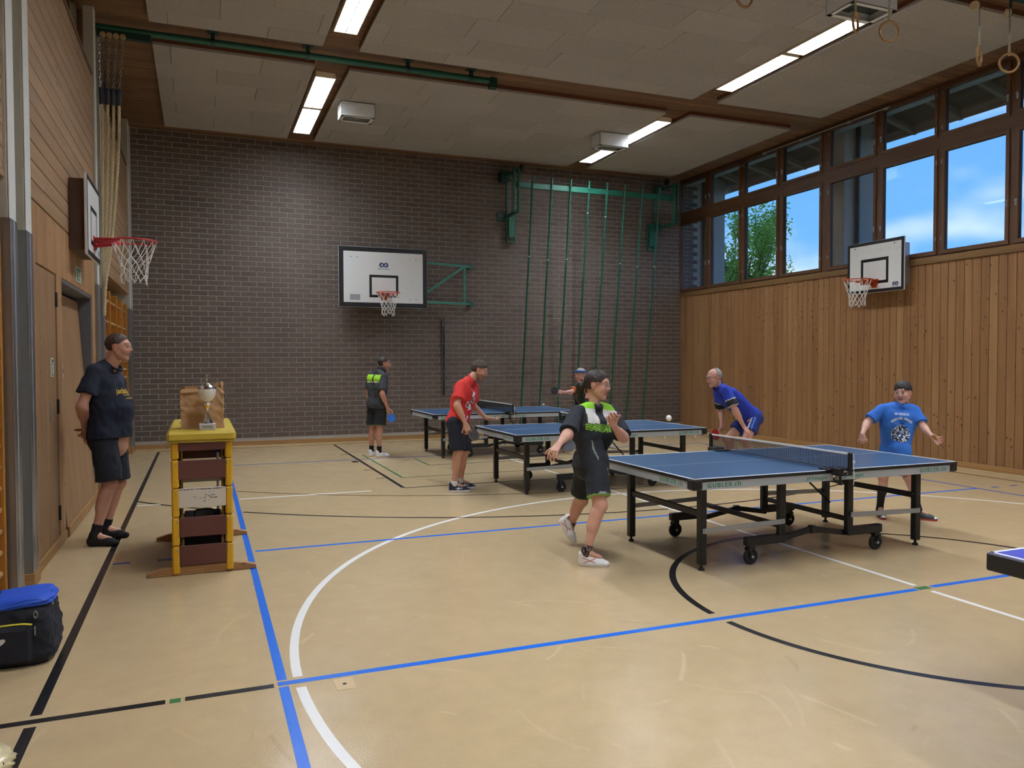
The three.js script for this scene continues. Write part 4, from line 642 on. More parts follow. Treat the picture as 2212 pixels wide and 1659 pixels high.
// ---------------------------------------------------------------- sports bag and packet on the floor
{
  const o = thing('sports_bag', 'dark navy sports bag with blue top and yellow piping', 'bag', [-1.0, 0, -5.02]);
  const w = 0.46, h = 0.36, d = 0.36, navy = std(0x0d1220, 0.75), shell = (fx, n = 44) => { const g = new THREE.BoxGeometry(w, h, d, n, n, n), p = g.attributes.position, v = new THREE.Vector3(); for (let i = 0; i < p.count; i++) { v.fromBufferAttribute(p, i); fx(v); p.setXYZ(i, v.x, v.y, v.z); } g.computeVertexNormals(); return g; };
  const round = (v) => { // soft box: squashed super ellipsoid with folds
    const q = V(v.x / (w / 2), v.y / (h / 2), v.z / (d / 2)), n = Math.pow(Math.abs(q.x) ** 6 + Math.abs(q.y) ** 6 + Math.abs(q.z) ** 6, 1 / 6), m = Math.max(Math.abs(q.x), Math.abs(q.y), Math.abs(q.z)); q.multiplyScalar(m / n);
    const sag = 1 - 0.10 * Math.max(0, q.y) + 0.03 * (1 - q.y), f = 1 + 0.03 * noise3(q.x * 2, q.y * 2, q.z * 2) + 0.018 * noise3(q.x * 5, q.y * 4, q.z * 5 + 2);
    v.set(q.x * w / 2 * sag * f, q.y * h / 2 + h / 2 * 1, q.z * d / 2 * sag * f); if (v.y < 0.012) v.y = 0.0; v.y -= 0.02 * sstep(0.05, 0.2, q.x) * sstep(0.6, 1, q.y); };
  part('bag_body', o, navy, shell(round)); 
  const lidShape = shell((v) => { round(v); v.y = 0.335 + (v.y - 0.18) * 0.17 + 0.012 * Math.sin(v.x * 9); v.x *= 0.93; v.z *= 0.88; }, 26); part('top_flap', o, std(0x1c4fc4, 0.6), lidShape);
  part('front_pocket', o, std(0x0f1524, 0.75), box(0.34, 0.2, 0.05, -0.03, 0.13, d / 2 + 0.0, 0.02)); part('piping', o, std(0xd8d23a, 0.5), tube([[-0.2, 0.243, d / 2 + 0.022], [-0.02, 0.247, d / 2 + 0.028], [0.1, 0.246, d / 2 + 0.024], [0.14, 0.236, d / 2 + 0.015]], 0.005, 24, 6));
  part('zip', o, M.steel, torus(0.011, 0.003, 12, 6).scale(0.8, 1.6, 1).translate(0.155, 0.285, d / 2 + 0.004), torus(0.011, 0.003, 12, 6).scale(0.7, 1.6, 1).rotateY(1.2).translate(0.215, 0.315, 0.05), box(0.005, 0.05, 0.004, 0.152, 0.2, d / 2 + 0.012, 0.001));
  const wing = canvasTex(256, 192, (c) => { c.fillStyle = '#d9dde2'; c.beginPath(); c.ellipse(170, 60, 70, 26, -0.5, 0, TAU); c.fill(); c.beginPath(); c.ellipse(150, 105, 40, 16, -0.25, 0, TAU); c.fill(); c.font = 'bold 40px sans-serif'; c.textAlign = 'right'; c.fillText('BUTTERFLY', 200, 172); });
  part('emblem', o, std(0xffffff, 0.6, { map: wing, transparent: true }), quadUV(0.19, 0.13).translate(-0.06, 0.125, d / 2 + 0.0265));
  const p = thing('snack_packet', 'crumpled cream plastic packet on the floor by the black line', 'packet', [-0.80, 0, -3.62]), g = new THREE.SphereGeometry(0.1, 40, 26), a = g.attributes.position; for (let i = 0; i < a.count; i++) { const x = a.getX(i), y = a.getY(i), z = a.getZ(i), n = 1 + 0.25 * Math.abs(noise3(x * 22, y * 22, z * 22)) + 0.1 * noise3(x * 60, y * 60, z * 60); a.setXYZ(i, x * n * 0.75, Math.max(0.0, y * 0.6 * n + 0.045), z * n * 1.1); } g.computeVertexNormals();
  part('packet_film', p, new THREE.MeshPhysicalMaterial({ color: 0xe0d2a4, roughness: 0.3, clearcoat: 0.6 }), g); part('printed_patch', p, std(0x4a3a34, 0.4), new THREE.IcosahedronGeometry(0.035, 1).scale(1, 0.5, 1).translate(0.03, 0.065, 0.055));
}
// ---------------------------------------------------------------- people: joints in metres from the spot each one stands on
const POSE = {
  man: { at: [-0.8, -7.98], head: [0.107, 1.779, -0.020], chin: [0.172, 1.650, 0.050], nose: [0.222, 1.735, 0.050], neck: [0.048, 1.630, -0.050], shR: [-0.082, 1.572, 0.120], shL: [0.044, 1.567, -0.280], elR: [-0.175, 1.255, 0.200], wrR: [-0.180, 1.049, -0.020], haR: [-0.200, 0.980, -0.060], elL: [-0.130, 1.280, -0.380], wrL: [-0.169, 1.029, -0.180], haL: [-0.200, 0.930, -0.080], hipR: [-0.019, 0.955, 0.060], hipL: [0.033, 0.932, -0.150], knR: [0.020, 0.547, 0.080], knL: [0.069, 0.521, -0.170], anR: [-0.100, 0.090, 0.130], anL: [-0.050, 0.090, -0.190], toR: [0.130, 0.030, 0.220], toL: [0.180, 0.030, -0.120], belly: [0.101, 1.157, 0.010], chest: [0.020, 1.400, -0.050] },
  grey: { at: [2.83, -13.45], head: [0.125, 1.604, 0.050], chin: [0.205, 1.485, 0.000], nose: [0.246, 1.567, 0.000], neck: [0.066, 1.496, 0.050], shR: [0.084, 1.399, 0.230], shL: [-0.080, 1.404, -0.130], elR: [0.020, 1.100, 0.330], wrR: [0.131, 0.852, 0.230], haR: [0.164, 0.769, 0.200], elL: [-0.114, 1.120, -0.170], wrL: [-0.077, 0.948, -0.300], haL: [-0.058, 0.871, -0.350], hipR: [0.043, 0.905, 0.120], hipL: [-0.059, 0.900, -0.030], knR: [0.009, 0.462, 0.130], knL: [-0.076, 0.450, -0.050], anR: [0.010, 0.100, 0.110], anL: [-0.090, 0.100, -0.070], toR: [0.190, 0.030, 0.070], toL: [0.070, 0.030, -0.230], chest: [0.000, 1.252, 0.050] },
  red: { at: [3.06, -9.5], head: [0.272, 1.525, 0.000], chin: [0.297, 1.387, 0.020], nose: [0.373, 1.464, 0.040], neck: [0.155, 1.431, -0.020], shR: [-0.028, 1.357, 0.150], shL: [0.252, 1.325, -0.160], elR: [-0.115, 1.102, 0.250], wrR: [-0.017, 0.874, 0.280], haR: [0.010, 0.790, 0.300], elL: [0.253, 1.068, -0.250], wrL: [0.410, 0.899, -0.120], haL: [0.468, 0.859, -0.080], hipR: [-0.096, 0.883, 0.100], hipL: [0.040, 0.863, -0.110], knR: [-0.069, 0.516, 0.140], knL: [0.093, 0.483, -0.100], anR: [-0.110, 0.100, 0.100], anL: [0.040, 0.100, -0.120], toR: [0.090, 0.030, 0.150], toL: [0.240, 0.030, -0.080], chest: [0.070, 1.192, 0.000] },
  band: { at: [6.85, -13.42], head: [-0.123, 1.385, 0.020], chin: [-0.192, 1.280, 0.050], nose: [-0.267, 1.369, 0.070], neck: [-0.092, 1.278, 0.000], shL: [-0.261, 1.191, 0.160], shR: [0.079, 1.178, -0.160], elL: [-0.456, 1.068, 0.320], wrL: [-0.642, 1.073, 0.380], haL: [-0.713, 1.082, 0.380], elR: [0.191, 0.929, -0.230], wrR: [0.023, 0.776, -0.080], haR: [-0.032, 0.700, -0.030], hipL: [-0.152, 0.658, 0.120], hipR: [0.038, 0.641, -0.080], knL: [-0.217, 0.350, 0.220], knR: [0.105, 0.306, -0.180], anL: [-0.170, 0.100, 0.170], anR: [0.140, 0.100, -0.180], toL: [-0.370, 0.030, 0.220], toR: [-0.050, 0.030, -0.180], chest: [-0.092, 0.970, 0.000] },
  woman: { at: [2.97, -5.9], head: [0.133, 1.442, 0.050], chin: [0.169, 1.313, 0.080], nose: [0.188, 1.397, 0.120], neck: [0.103, 1.271, 0.020], shR: [-0.098, 1.229, 0.120], shL: [0.304, 1.221, -0.030], elR: [-0.265, 1.066, 0.300], wrR: [-0.402, 1.006, 0.430], haR: [-0.479, 0.944, 0.470], elL: [0.285, 1.010, 0.220], wrL: [0.134, 1.121, 0.320], haL: [0.086, 1.163, 0.330], hipR: [0.046, 0.783, 0.180], hipL: [0.073, 0.751, -0.050], knR: [0.021, 0.477, 0.300], knL: [0.127, 0.419, -0.250], anR: [-0.105, 0.105, 0.300], anL: [0.113, 0.175, -0.430], toR: [0.070, 0.035, 0.410], toL: [0.109, 0.012, -0.350], chest: [0.087, 1.067, 0.050], heelL: [0.038, 0.181, -0.460] },
  blue: { at: [6.95, -8.87], head: [-0.497, 1.417, 0.040], chin: [-0.599, 1.306, 0.070], nose: [-0.665, 1.382, 0.090], neck: [-0.404, 1.317, 0.020], shL: [-0.427, 1.263, 0.210], shR: [-0.272, 1.209, -0.170], elL: [-0.365, 0.998, 0.320], wrL: [-0.195, 0.768, 0.290], haL: [-0.128, 0.685, 0.270], elR: [-0.133, 0.966, -0.280], wrR: [-0.201, 0.724, -0.180], haR: [-0.255, 0.666, -0.150], hipL: [0.082, 0.870, 0.150], hipR: [0.208, 0.859, -0.090], knL: [-0.125, 0.566, 0.250], knR: [-0.123, 0.552, -0.150], anL: [0.030, 0.100, 0.170], anR: [0.030, 0.100, -0.180], toL: [-0.190, 0.030, 0.250], toR: [-0.180, 0.030, -0.110], chest: [-0.180, 1.123, 0.030], belly: [-0.011, 0.989, 0.030] },
  boy: { at: [6.75, -6.04], head: [0.025, 1.309, -0.010], chin: [-0.098, 1.209, 0.040], nose: [-0.159, 1.288, 0.090], neck: [0.006, 1.189, -0.020], shR: [-0.193, 1.155, -0.060], shL: [0.136, 1.142, 0.040], elR: [-0.350, 1.005, -0.110], wrR: [-0.520, 0.900, -0.010], haR: [-0.547, 0.862, 0.020], elL: [0.120, 0.968, 0.160], wrL: [0.051, 0.892, 0.320], haL: [0.049, 0.857, 0.380], hipR: [-0.045, 0.669, -0.100], hipL: [-0.068, 0.687, 0.060], knR: [-0.153, 0.434, -0.080], knL: [0.007, 0.448, 0.090], anR: [-0.120, 0.090, -0.150], anL: [0.150, 0.090, 0.100], toR: [-0.210, 0.030, -0.010], toL: [0.230, 0.030, 0.220], chest: [-0.054, 1.002, -0.020] },
};
// ---------------------------------------------------------------- figures: smooth distance fields meshed with surface nets
const seg = (ax, ay, az, bx, by, bz, ra, rb) => { // tapered capsule
  const dx = bx - ax, dy = by - ay, dz = bz - az, l2 = dx * dx + dy * dy + dz * dz || 1e-9;
  return { f: (x, y, z) => { const t = clamp(((x - ax) * dx + (y - ay) * dy + (z - az) * dz) / l2); return Math.hypot(x - ax - dx * t, y - ay - dy * t, z - az - dz * t) - (ra + (rb - ra) * t); }, c: [(ax + bx) / 2, (ay + by) / 2, (az + bz) / 2], R: Math.sqrt(l2) / 2 + Math.max(ra, rb) };
};
const S3 = (p, q, ra, rb = ra) => seg(p.x, p.y, p.z, q.x, q.y, q.z, ra, rb);
const ball = (p, r) => ({ f: (x, y, z) => Math.hypot(x - p.x, y - p.y, z - p.z) - r, c: [p.x, p.y, p.z], R: r });
const sleeve = (p, q, ra, rb) => { const s = S3(p, q, ra, rb), d = q.clone().sub(p).normalize(); return { ...s, f: (x, y, z) => Math.max(s.f(x, y, z), (x - q.x) * d.x + (y - q.y) * d.y + (z - q.z) * d.z) }; };
const egg = (cx, cy, cz, rx, ry, rz) => ({ f: (x, y, z) => { const a = (x - cx) / rx, b = (y - cy) / ry, c = (z - cz) / rz, k0 = Math.hypot(a, b, c), k1 = Math.hypot(a / rx, b / ry, c / rz); return k1 < 1e-9 ? -Math.min(rx, ry, rz) : k0 * (k0 - 1) / k1; }, c: [cx, cy, cz], R: Math.max(rx, ry, rz) });
const smin = (a, b, k) => { const h = Math.max(k - Math.abs(a - b), 0) / k; return Math.min(a, b) - h * h * k * 0.25; };
const union = (prims, k) => (x, y, z) => { let d = 1e3; for (const p of prims) { const kk = p.k ?? k, lb = Math.hypot(x - p.c[0], y - p.c[1], z - p.c[2]) - p.R; if (lb > d + kk) continue; d = d > 100 ? p.f(x, y, z) : smin(d, p.f(x, y, z), kk); } return d > 100 ? 1 : d; };
const boundsOf = (prims, m) => { const lo = [1e9, 1e9, 1e9], hi = [-1e9, -1e9, -1e9]; for (const p of prims) for (let i = 0; i < 3; i++) { lo[i] = Math.min(lo[i], p.c[i] - p.R - m); hi[i] = Math.max(hi[i], p.c[i] + p.R + m); } return [lo, hi]; };
function netMesh(f, [lo, hi], h, color) {
  const n = [0, 1, 2].map((i) => Math.ceil((hi[i] - lo[i]) / h / 4) * 4 + 1), [nx, ny, nz] = n, vals = new Float32Array(nx * ny * nz).fill(1), at = (i, j, k) => (k * ny + j) * nx + i, skip = h * 2 * 1.732 * 1.2 + 0.012;
  for (let K = 0; K < nz; K += 4) for (let J = 0; J < ny; J += 4) for (let I = 0; I < nx; I += 4) {
    const d = f(lo[0] + (I + 1.5) * h, lo[1] + (J + 1.5) * h, lo[2] + (K + 1.5) * h), far = Math.abs(d) > skip;
    for (let k = K; k < Math.min(K + 4, nz); k++) for (let j = J; j < Math.min(J + 4, ny); j++) for (let i = I; i < Math.min(I + 4, nx); i++) vals[at(i, j, k)] = far ? d : f(lo[0] + i * h, lo[1] + j * h, lo[2] + k * h);
  }
  const P = [], N = [], C = [], idx = [], cell = new Int32Array(nx * ny * nz).fill(-1), E = [];
  for (let a = 0; a < 8; a++) for (let b = 1; b < 8; b <<= 1) if (!(a & b)) E.push([a, a | b]);
  for (let k = 0; k < nz - 1; k++) for (let j = 0; j < ny - 1; j++) for (let i = 0; i < nx - 1; i++) {
    let m = 0; const v = [];
    for (let c = 0; c < 8; c++) { const q = vals[at(i + (c & 1), j + ((c >> 1) & 1), k + (c >> 2))]; v.push(q); if (q < 0) m++; }
    if (m === 0 || m === 8) continue;
    let x = 0, y = 0, z = 0, t = 0;
    for (const [a, b] of E) if (v[a] < 0 !== v[b] < 0) { const s = v[a] / (v[a] - v[b]); x += lerp(a & 1, b & 1, s); y += lerp((a >> 1) & 1, (b >> 1) & 1, s); z += lerp(a >> 2, b >> 2, s); t++; }
    x = lo[0] + (i + x / t) * h; y = lo[1] + (j + y / t) * h; z = lo[2] + (k + z / t) * h;
    cell[at(i, j, k)] = P.length / 3; const e = h * 0.6, gx = f(x + e, y, z) - f(x - e, y, z), gy = f(x, y + e, z) - f(x, y - e, z), gz = f(x, y, z + e) - f(x, y, z - e), l = Math.hypot(gx, gy, gz) || 1;
    const d0 = clamp(f(x, y, z), -h, h); P.push(x - gx / l * d0 * 0.8, y - gy / l * d0 * 0.8, z - gz / l * d0 * 0.8); N.push(gx / l, gy / l, gz / l);
    if (color) C.push(...color(x, y, z));
  }
  for (let k = 1; k < nz - 1; k++) for (let j = 1; j < ny - 1; j++) for (let i = 1; i < nx - 1; i++) {
    const a = vals[at(i, j, k)] < 0;
    for (let ax = 0; ax < 3; ax++) {
      const b = vals[at(i + (ax === 0), j + (ax === 1), k + (ax === 2))] < 0; if (a === b) continue;
      const q = ax === 0 ? [[0, 0, 0], [0, -1, 0], [0, -1, -1], [0, 0, -1]] : ax === 1 ? [[0, 0, 0], [0, 0, -1], [-1, 0, -1], [-1, 0, 0]] : [[0, 0, 0], [-1, 0, 0], [-1, -1, 0], [0, -1, 0]];
      const v = q.map(([x, y, z]) => cell[at(i + x, j + y, k + z)]); if (v.some((x) => x < 0)) continue;
      if (a) idx.push(v[0], v[2], v[1], v[0], v[3], v[2]); else idx.push(v[0], v[1], v[2], v[0], v[2], v[3]);
    }
  }
  { // outward winding, checked on the whole mesh
    let s = 0; for (let t = 0; t < idx.length; t += 3) { const [a, b, c] = [idx[t] * 3, idx[t + 1] * 3, idx[t + 2] * 3], ux = P[b] - P[a], uy = P[b + 1] - P[a + 1], uz = P[b + 2] - P[a + 2], vx = P[c] - P[a], vy = P[c + 1] - P[a + 1], vz = P[c + 2] - P[a + 2]; s += (uy * vz - uz * vy) * N[a] + (uz * vx - ux * vz) * N[a + 1] + (ux * vy - uy * vx) * N[a + 2]; }
    if (s < 0) for (let t = 0; t < idx.length; t += 3) { const q = idx[t + 1]; idx[t + 1] = idx[t + 2]; idx[t + 2] = q; }
  }
  const g = new THREE.BufferGeometry(); g.setAttribute('position', new THREE.BufferAttribute(new Float32Array(P), 3)); g.setAttribute('normal', new THREE.BufferAttribute(new Float32Array(N), 3));
  if (color) g.setAttribute('color', new THREE.BufferAttribute(new Float32Array(C), 3));
  g.setIndex(idx); return g;
}
const rgb = (hex) => new THREE.Color(hex).toArray(), mix3 = (a, b, t) => a.map((q, i) => lerp(q, b[i], t));
const cloth = (o = {}) => std(0xffffff, 0.85, { vertexColors: true, ...o });
const skinM = new THREE.MeshPhysicalMaterial({ color: 0xffffff, roughness: 0.52, vertexColors: true, sheen: 0.15, sheenColor: new THREE.Color(0xffd8c8), sheenRoughness: 0.5 });
function mesh(name, parent, material, g) { const m = new THREE.Mesh(g, material); m.name = name; m.castShadow = m.receiveShadow = true; parent.add(m); return m; }
function frameOf(F, U) { const f = V(...F).normalize(), u = V(...U).addScaledVector(f, -V(...U).dot(f)).normalize(), r = f.clone().cross(u); return { f, u, r }; }

function person(label, pose, o) {
  const J = {}; for (const k in pose) if (k !== 'at') J[k] = V(...pose[k]);
  const who = thing('person', label, 'person', [pose.at[0], 0, pose.at[1]]);
  const S = o.height / 1.75, G = o.girth ?? 1, near = o.near, hB = near ? 0.0125 : 0.016, hH = near ? 0.0042 : 0.0058, hand = near ? 0.0044 : 0.006, skin = rgb(o.skin), red = mix3(skin, rgb(0xc05a4c), 0.5);
  const hipC = J.hipL.clone().lerp(J.hipR, 0.5), shC = J.shL.clone().lerp(J.shR, 0.5), up = shC.clone().sub(hipC).normalize(), right = J.shR.clone().sub(J.shL); right.addScaledVector(up, -right.dot(up)).normalize();
  const fwd = up.clone().cross(right).normalize(), hipR = J.hipR.clone().sub(J.hipL).setY(0).normalize(), hipF = V(0, 1, 0).cross(hipR).normalize(), T = (r, u, f) => shC.clone().addScaledVector(right, r * S).addScaledVector(up, u * S).addScaledVector(fwd, f * S), D = shC.distanceTo(hipC) / S, w = Math.min(J.shL.distanceTo(J.shR) / S / 2, 0.22);
  const Hp = (r, u, f) => hipC.clone().addScaledVector(hipR, r * S).addScaledVector(up, u * S).addScaledVector(hipF, f * S);
  // trunk, shared by body and clothes: [from, to, r0, r1]
  const trunk = (m) => [
    S3(Hp(-0.07, 0.02, -0.01), Hp(0.07, 0.02, -0.01), (0.105 * G) * S + m), S3(Hp(-0.06, -0.03, -0.035), Hp(0.06, -0.03, -0.035), 0.085 * G * S + m),
    ...[-1, 1].map((s) => S3(Hp(s * 0.065, 0.06, 0), T(s * 0.1, -0.2, 0.0), (0.095 * G) * S + m, (0.1 * (1 + (G - 1) * 0.6)) * S + m)), ...[-1, 1].map((s) => S3(T(s * 0.1, -0.2, 0), T(s * (w - 0.075), -0.075, 0.0), (0.1 * (1 + (G - 1) * 0.5)) * S + m, 0.082 * S + m)),
    S3(T(-w + 0.09, -0.12, 0.025), T(w - 0.09, -0.12, 0.025), 0.082 * S + m), S3(T(-w * 0.7, -0.06, -0.02), T(w * 0.7, -0.06, -0.02), 0.07 * S + m), ...(o.bust ? [-1, 1].map((s) => ball(T(s * 0.08, -0.2, 0.075), 0.062 * S + m)) : []),
    ...(o.belly ? [S3(T(0, -0.16, 0.03), Hp(0, D * 0.44, 0.05), 0.1 * S + m, (0.12 + o.belly) * S + m), S3(Hp(0, D * 0.44, 0.05), Hp(0, -0.06, 0.045), (0.12 + o.belly) * S + m, (0.105 + o.belly * 0.4) * S + m)] : []), ...[-1, 1].map((s) => ball((s < 0 ? J.shL : J.shR).clone().addScaledVector(right, -s * 0.02 * S).addScaledVector(up, -0.01), 0.043 * S + m)), S3(J.neck.clone().lerp(shC, 0.3), J.shL.clone().lerp(shC, 0.35), 0.05 * S + m, 0.05 * S + m), S3(J.neck.clone().lerp(shC, 0.3), J.shR.clone().lerp(shC, 0.35), 0.05 * S + m, 0.05 * S + m),
  ];
  const hs = o.head ?? 1, hf = frameOf(o.face, o.up ?? [0, 1, 0]), hc = J.head, wl = (x, y, z) => { const dx = x - hc.x, dy = y - hc.y, dz = z - hc.z; return [(dx * hf.r.x + dy * hf.r.y + dz * hf.r.z) / hs, (dx * hf.u.x + dy * hf.u.y + dz * hf.u.z) / hs, (dx * hf.f.x + dy * hf.f.y + dz * hf.f.z) / hs]; };
  const lw = (x, y, z) => hc.clone().addScaledVector(hf.r, x * hs).addScaledVector(hf.u, y * hs).addScaledVector(hf.f, z * hs);
  // body
  const limbs = [], thin = o.thin ?? 1;
  for (const s of ['L', 'R']) {
    const sh = J['sh' + s], el = J['el' + s], wr = J['wr' + s], hip = J['hip' + s], kn = J['kn' + s], an = J['an' + s], to = J['to' + s];
    limbs.push(S3(sh, el, 0.05 * S * thin, 0.038 * S * thin), S3(el, wr, 0.039 * S * thin, 0.026 * S * thin), S3(el.clone().lerp(wr, 0.12), el.clone().lerp(wr, 0.42), 0.043 * S * thin, 0.037 * S * thin));
    limbs.push(S3(hip, kn, 0.085 * S * thin, 0.056 * S * thin), S3(kn, an, 0.052 * S * thin, 0.034 * S * thin));
    const back = kn.clone().sub(an).cross(hipR).normalize(), bend = back.dot(hipF) > 0 ? -1 : 1, a = kn.clone().lerp(an, 0.18).addScaledVector(back, bend * 0.016 * S), b = kn.clone().lerp(an, 0.46).addScaledVector(back, bend * 0.014 * S); limbs.push(S3(a, b, 0.05 * S * thin, 0.045 * S * thin));
    limbs.push(ball(kn.clone().addScaledVector(back, -bend * 0.018 * S), 0.044 * S * thin), S3(an, to.clone().setY(Math.max(to.y, 0.04)).lerp(an, 0.45), 0.032 * S, 0.02 * S));
  }
  const neckLow = J.neck.clone().lerp(shC, 0.35), skull = lw(0, -0.035, -0.025), bodyPrims = [...trunk(-0.012 * S), ...limbs, S3(neckLow, skull, 0.056 * S * (o.neck ?? 1), 0.052 * S * (o.neck ?? 1))];
  const bodyF = union(bodyPrims, 0.03 * S), pieces = [netMesh(bodyF, boundsOf(bodyPrims, 0.02), hB, (x, y, z) => mix3(skin, red, clamp(0.12 + 0.25 * noise3(x * 9, y * 9, z * 9) + (Math.min(Math.hypot(x - J.knL.x, y - J.knL.y, z - J.knL.z), Math.hypot(x - J.knR.x, y - J.knR.y, z - J.knR.z)) < 0.06 ? 0.25 : 0))))];
  // head
  const L = (x, y, z) => lw(x, y, z), c = o.chubby ?? 0, eyes = [[-0.0315, 0.012, 0.079], [0.0315, 0.012, 0.079]];
  const hp = [egg(0, 0.03, -0.012, 0.076, 0.088, 0.096), egg(0, -0.03, 0.018, 0.061 + c * 0.6, 0.084, 0.07), ...[-1, 1].flatMap((s) => [seg(s * 0.05, -0.045, -0.005, s * 0.014, -0.097, 0.054, 0.021 + c, 0.018 + c), egg(s * 0.036, -0.024, 0.058, 0.026 + c, 0.026 + c, 0.025 + c), { ...egg(s * 0.077, 0, -0.014, 0.009, 0.032, 0.02), k: 0.008 }]),
    seg(0, -0.1, 0.058, 0, -0.1, 0.066, 0.019 + c * 0.6, 0.015), { ...seg(-0.034, 0.034, 0.075, 0.034, 0.034, 0.075, 0.0125, 0.0125), k: 0.02 }, { ...seg(0, 0.024, 0.086, 0, -0.018, 0.103, 0.0085 * (o.nose ?? 1), 0.0125 * (o.nose ?? 1)), k: 0.016 }, ...[-1, 1].map((s) => ({ ...seg(s * 0.010, -0.022, 0.096, s * 0.012, -0.022, 0.09, 0.0085, 0.009), k: 0.008 })),
    { ...seg(-0.017, -0.05, 0.079, 0.017, -0.05, 0.079, 0.0075, 0.0075), k: 0.012 }, { ...seg(-0.014, -0.0625, 0.078, 0.014, -0.0625, 0.078, 0.0078, 0.0078), k: 0.012 }, seg(0, -0.055, -0.03, 0, -0.12, -0.05, 0.05, 0.05)];
  const hu = union(hp, 0.022), hF = (x, y, z) => { const [a, b, q] = wl(x, y, z); let d = hu(a, b, q); for (const [ex, ey] of eyes) { const so = 0.016 - Math.hypot(a - ex, (b - ey) * 1.25, q - 0.101), h = Math.max(0.012 - Math.abs(d - so), 0) / 0.012; d = Math.max(d, so) + h * h * 0.012 * 0.25; } for (const [ex, ey, ez] of eyes) d = Math.min(d, Math.hypot(a - ex, b - ey, q - ez) - 0.0125); const mo = 0.0018 - Math.max(Math.abs(b + 0.0568) , Math.abs(a) - 0.02); if (q > 0.07) d = Math.max(d, Math.min(mo, 0.0015)); return d * hs; };
  const hairC = rgb(o.hairColor), lip = mix3(skin, rgb(0xa0453f), 0.6), stub = o.stubble ?? 0;
  const headCol = (x, y, z) => {
    const [a, b, q] = wl(x, y, z), s = Math.abs(a);
    for (const [ex, ey, ez] of eyes) if (q > 0.078 && Math.hypot(a - ex, b - ey, q - ez) < 0.0142) { const r = Math.hypot(a - ex, b - ey); if (b - ey > 0.0058) return mix3(skin, hairC, 0.6); if (b - ey < -0.0075) return mix3(skin, red, 0.4); if (r < 0.0034) return [0.008, 0.008, 0.008]; if (r < 0.0068) return rgb(o.iris ?? 0x4a3626); return [0.42, 0.38, 0.36]; }
    if (s > 0.012 && s < 0.05 && q > 0.045 && Math.abs(b - 0.037 - 0.006 * (1 - Math.abs(s - 0.03) / 0.02)) < 0.0055) return mix3(skin, hairC, 0.72);
    if (q > 0.07 && s < 0.024 && b > -0.0715 && b < -0.044) return Math.abs(b + 0.0568) < 0.0022 ? mix3(lip, [0.05, 0.02, 0.02], 0.7) : lip;
    let t = 0.16 + 0.2 * noise3(x * 22, y * 22, z * 22) + (q > 0.06 && s > 0.02 && b < 0 && b > -0.045 ? 0.22 : 0) + (q > 0.098 && b < 0.005 ? 0.25 : 0) + (s > 0.072 ? 0.4 : 0), col = mix3(skin, red, clamp(t));
    if (stub && q > -0.02 && b < -0.032 && b > -0.125 && !(s < 0.03 && b > -0.047 && q > 0.07 && b > -0.036)) col = mix3(col, hairC, stub * sstep(-0.028, -0.05, b) * (0.8 + 0.2 * noise3(x * 200, y * 200, z * 200)));
    return col;
  };
  const corners = [[-0.1, -0.125, -0.125], [0.1, 0.13, 0.135]], bb = [[1e9, 1e9, 1e9], [-1e9, -1e9, -1e9]]; for (let i = 0; i < 8; i++) { const p = L(corners[i & 1][0], corners[(i >> 1) & 1][1], corners[i >> 2][2]).toArray(); p.forEach((q, k) => { bb[0][k] = Math.min(bb[0][k], q); bb[1][k] = Math.max(bb[1][k], q); }); }
  const cutHead = (x, y, z) => { const q = wl(x, y, z); return Math.max(hF(x, y, z), (-0.118 - q[1]) * hs); };
  pieces.push(netMesh(cutHead, bb, hH, headCol));
  const palms = {};
  // hands: palm, four fingers of three joints, thumb from the side of the palm
  for (const s of ['L', 'R']) {
    const h = o['hand' + s], wr = J['wr' + s], d = h.dir ? V(...h.dir).normalize() : J['ha' + s].clone().sub(wr).normalize(), n = V(...h.palm).addScaledVector(d, -V(...h.palm).dot(d)).normalize(), side = d.clone().cross(n).multiplyScalar(s === 'R' ? -1 : 1), k = S * (o.handScale ?? 1), pt = (a, b, e) => wr.clone().addScaledVector(d, a * k).addScaledVector(side, b * k).addScaledVector(n, e * k), pr = [S3(J['el' + s].clone().lerp(wr, 0.75), pt(0.012, 0, 0), 0.029 * S * thin, 0.024 * k)];
    for (let i = 0; i < 4; i++) pr.push(S3(pt(0.012, 0.016 - i * 0.0105, 0), pt(0.088 - Math.abs(i - 1.2) * 0.004, 0.03 - i * 0.0195, 0), 0.0155 * k, 0.0115 * k));
    pr.push(S3(pt(0.02, 0.02, 0.006), pt(0.045, 0.034, 0.012), 0.016 * k, 0.013 * k));
    const finger = [];
    [[0.041, 0.026, 0.02], [0.045, 0.029, 0.021], [0.042, 0.027, 0.02], [0.033, 0.02, 0.018]].forEach((len, i) => { let p = pt(0.09 - Math.abs(i - 1.2) * 0.004, 0.03 - i * 0.0195, 0), a = 0; len.forEach((l, j) => { a += h.curl * [0.75, 1.1, 0.75][j] + (j === 0 ? (i - 1.5) * 0.05 : 0); const q = p.clone().addScaledVector(d, Math.cos(a) * l * k).addScaledVector(n, Math.sin(a) * l * k).addScaledVector(side, (1.5 - i) * 0.0035 * k * (h.spread ?? 1)); finger.push({ ...S3(p, q, (0.0092 - j * 0.0009) * k, (0.0084 - j * 0.001) * k), k: 0.004 }); p = q; }); });
    const tc = h.thumb ?? 0.5; let p = pt(0.035, 0.03, 0.012); [[0.04, 0.3], [0.031, 0.75], [0.024, 1.1]].forEach(([l, b]) => { const a = b * tc, q = p.clone().addScaledVector(d, Math.cos(a) * 0.72 * l * k).addScaledVector(side, (0.75 - tc * b * 0.7) * l * k).addScaledVector(n, Math.sin(a) * l * k * 1.1); finger.push({ ...S3(p, q, 0.0115 * k, 0.0098 * k), k: 0.006 }); p = q; });
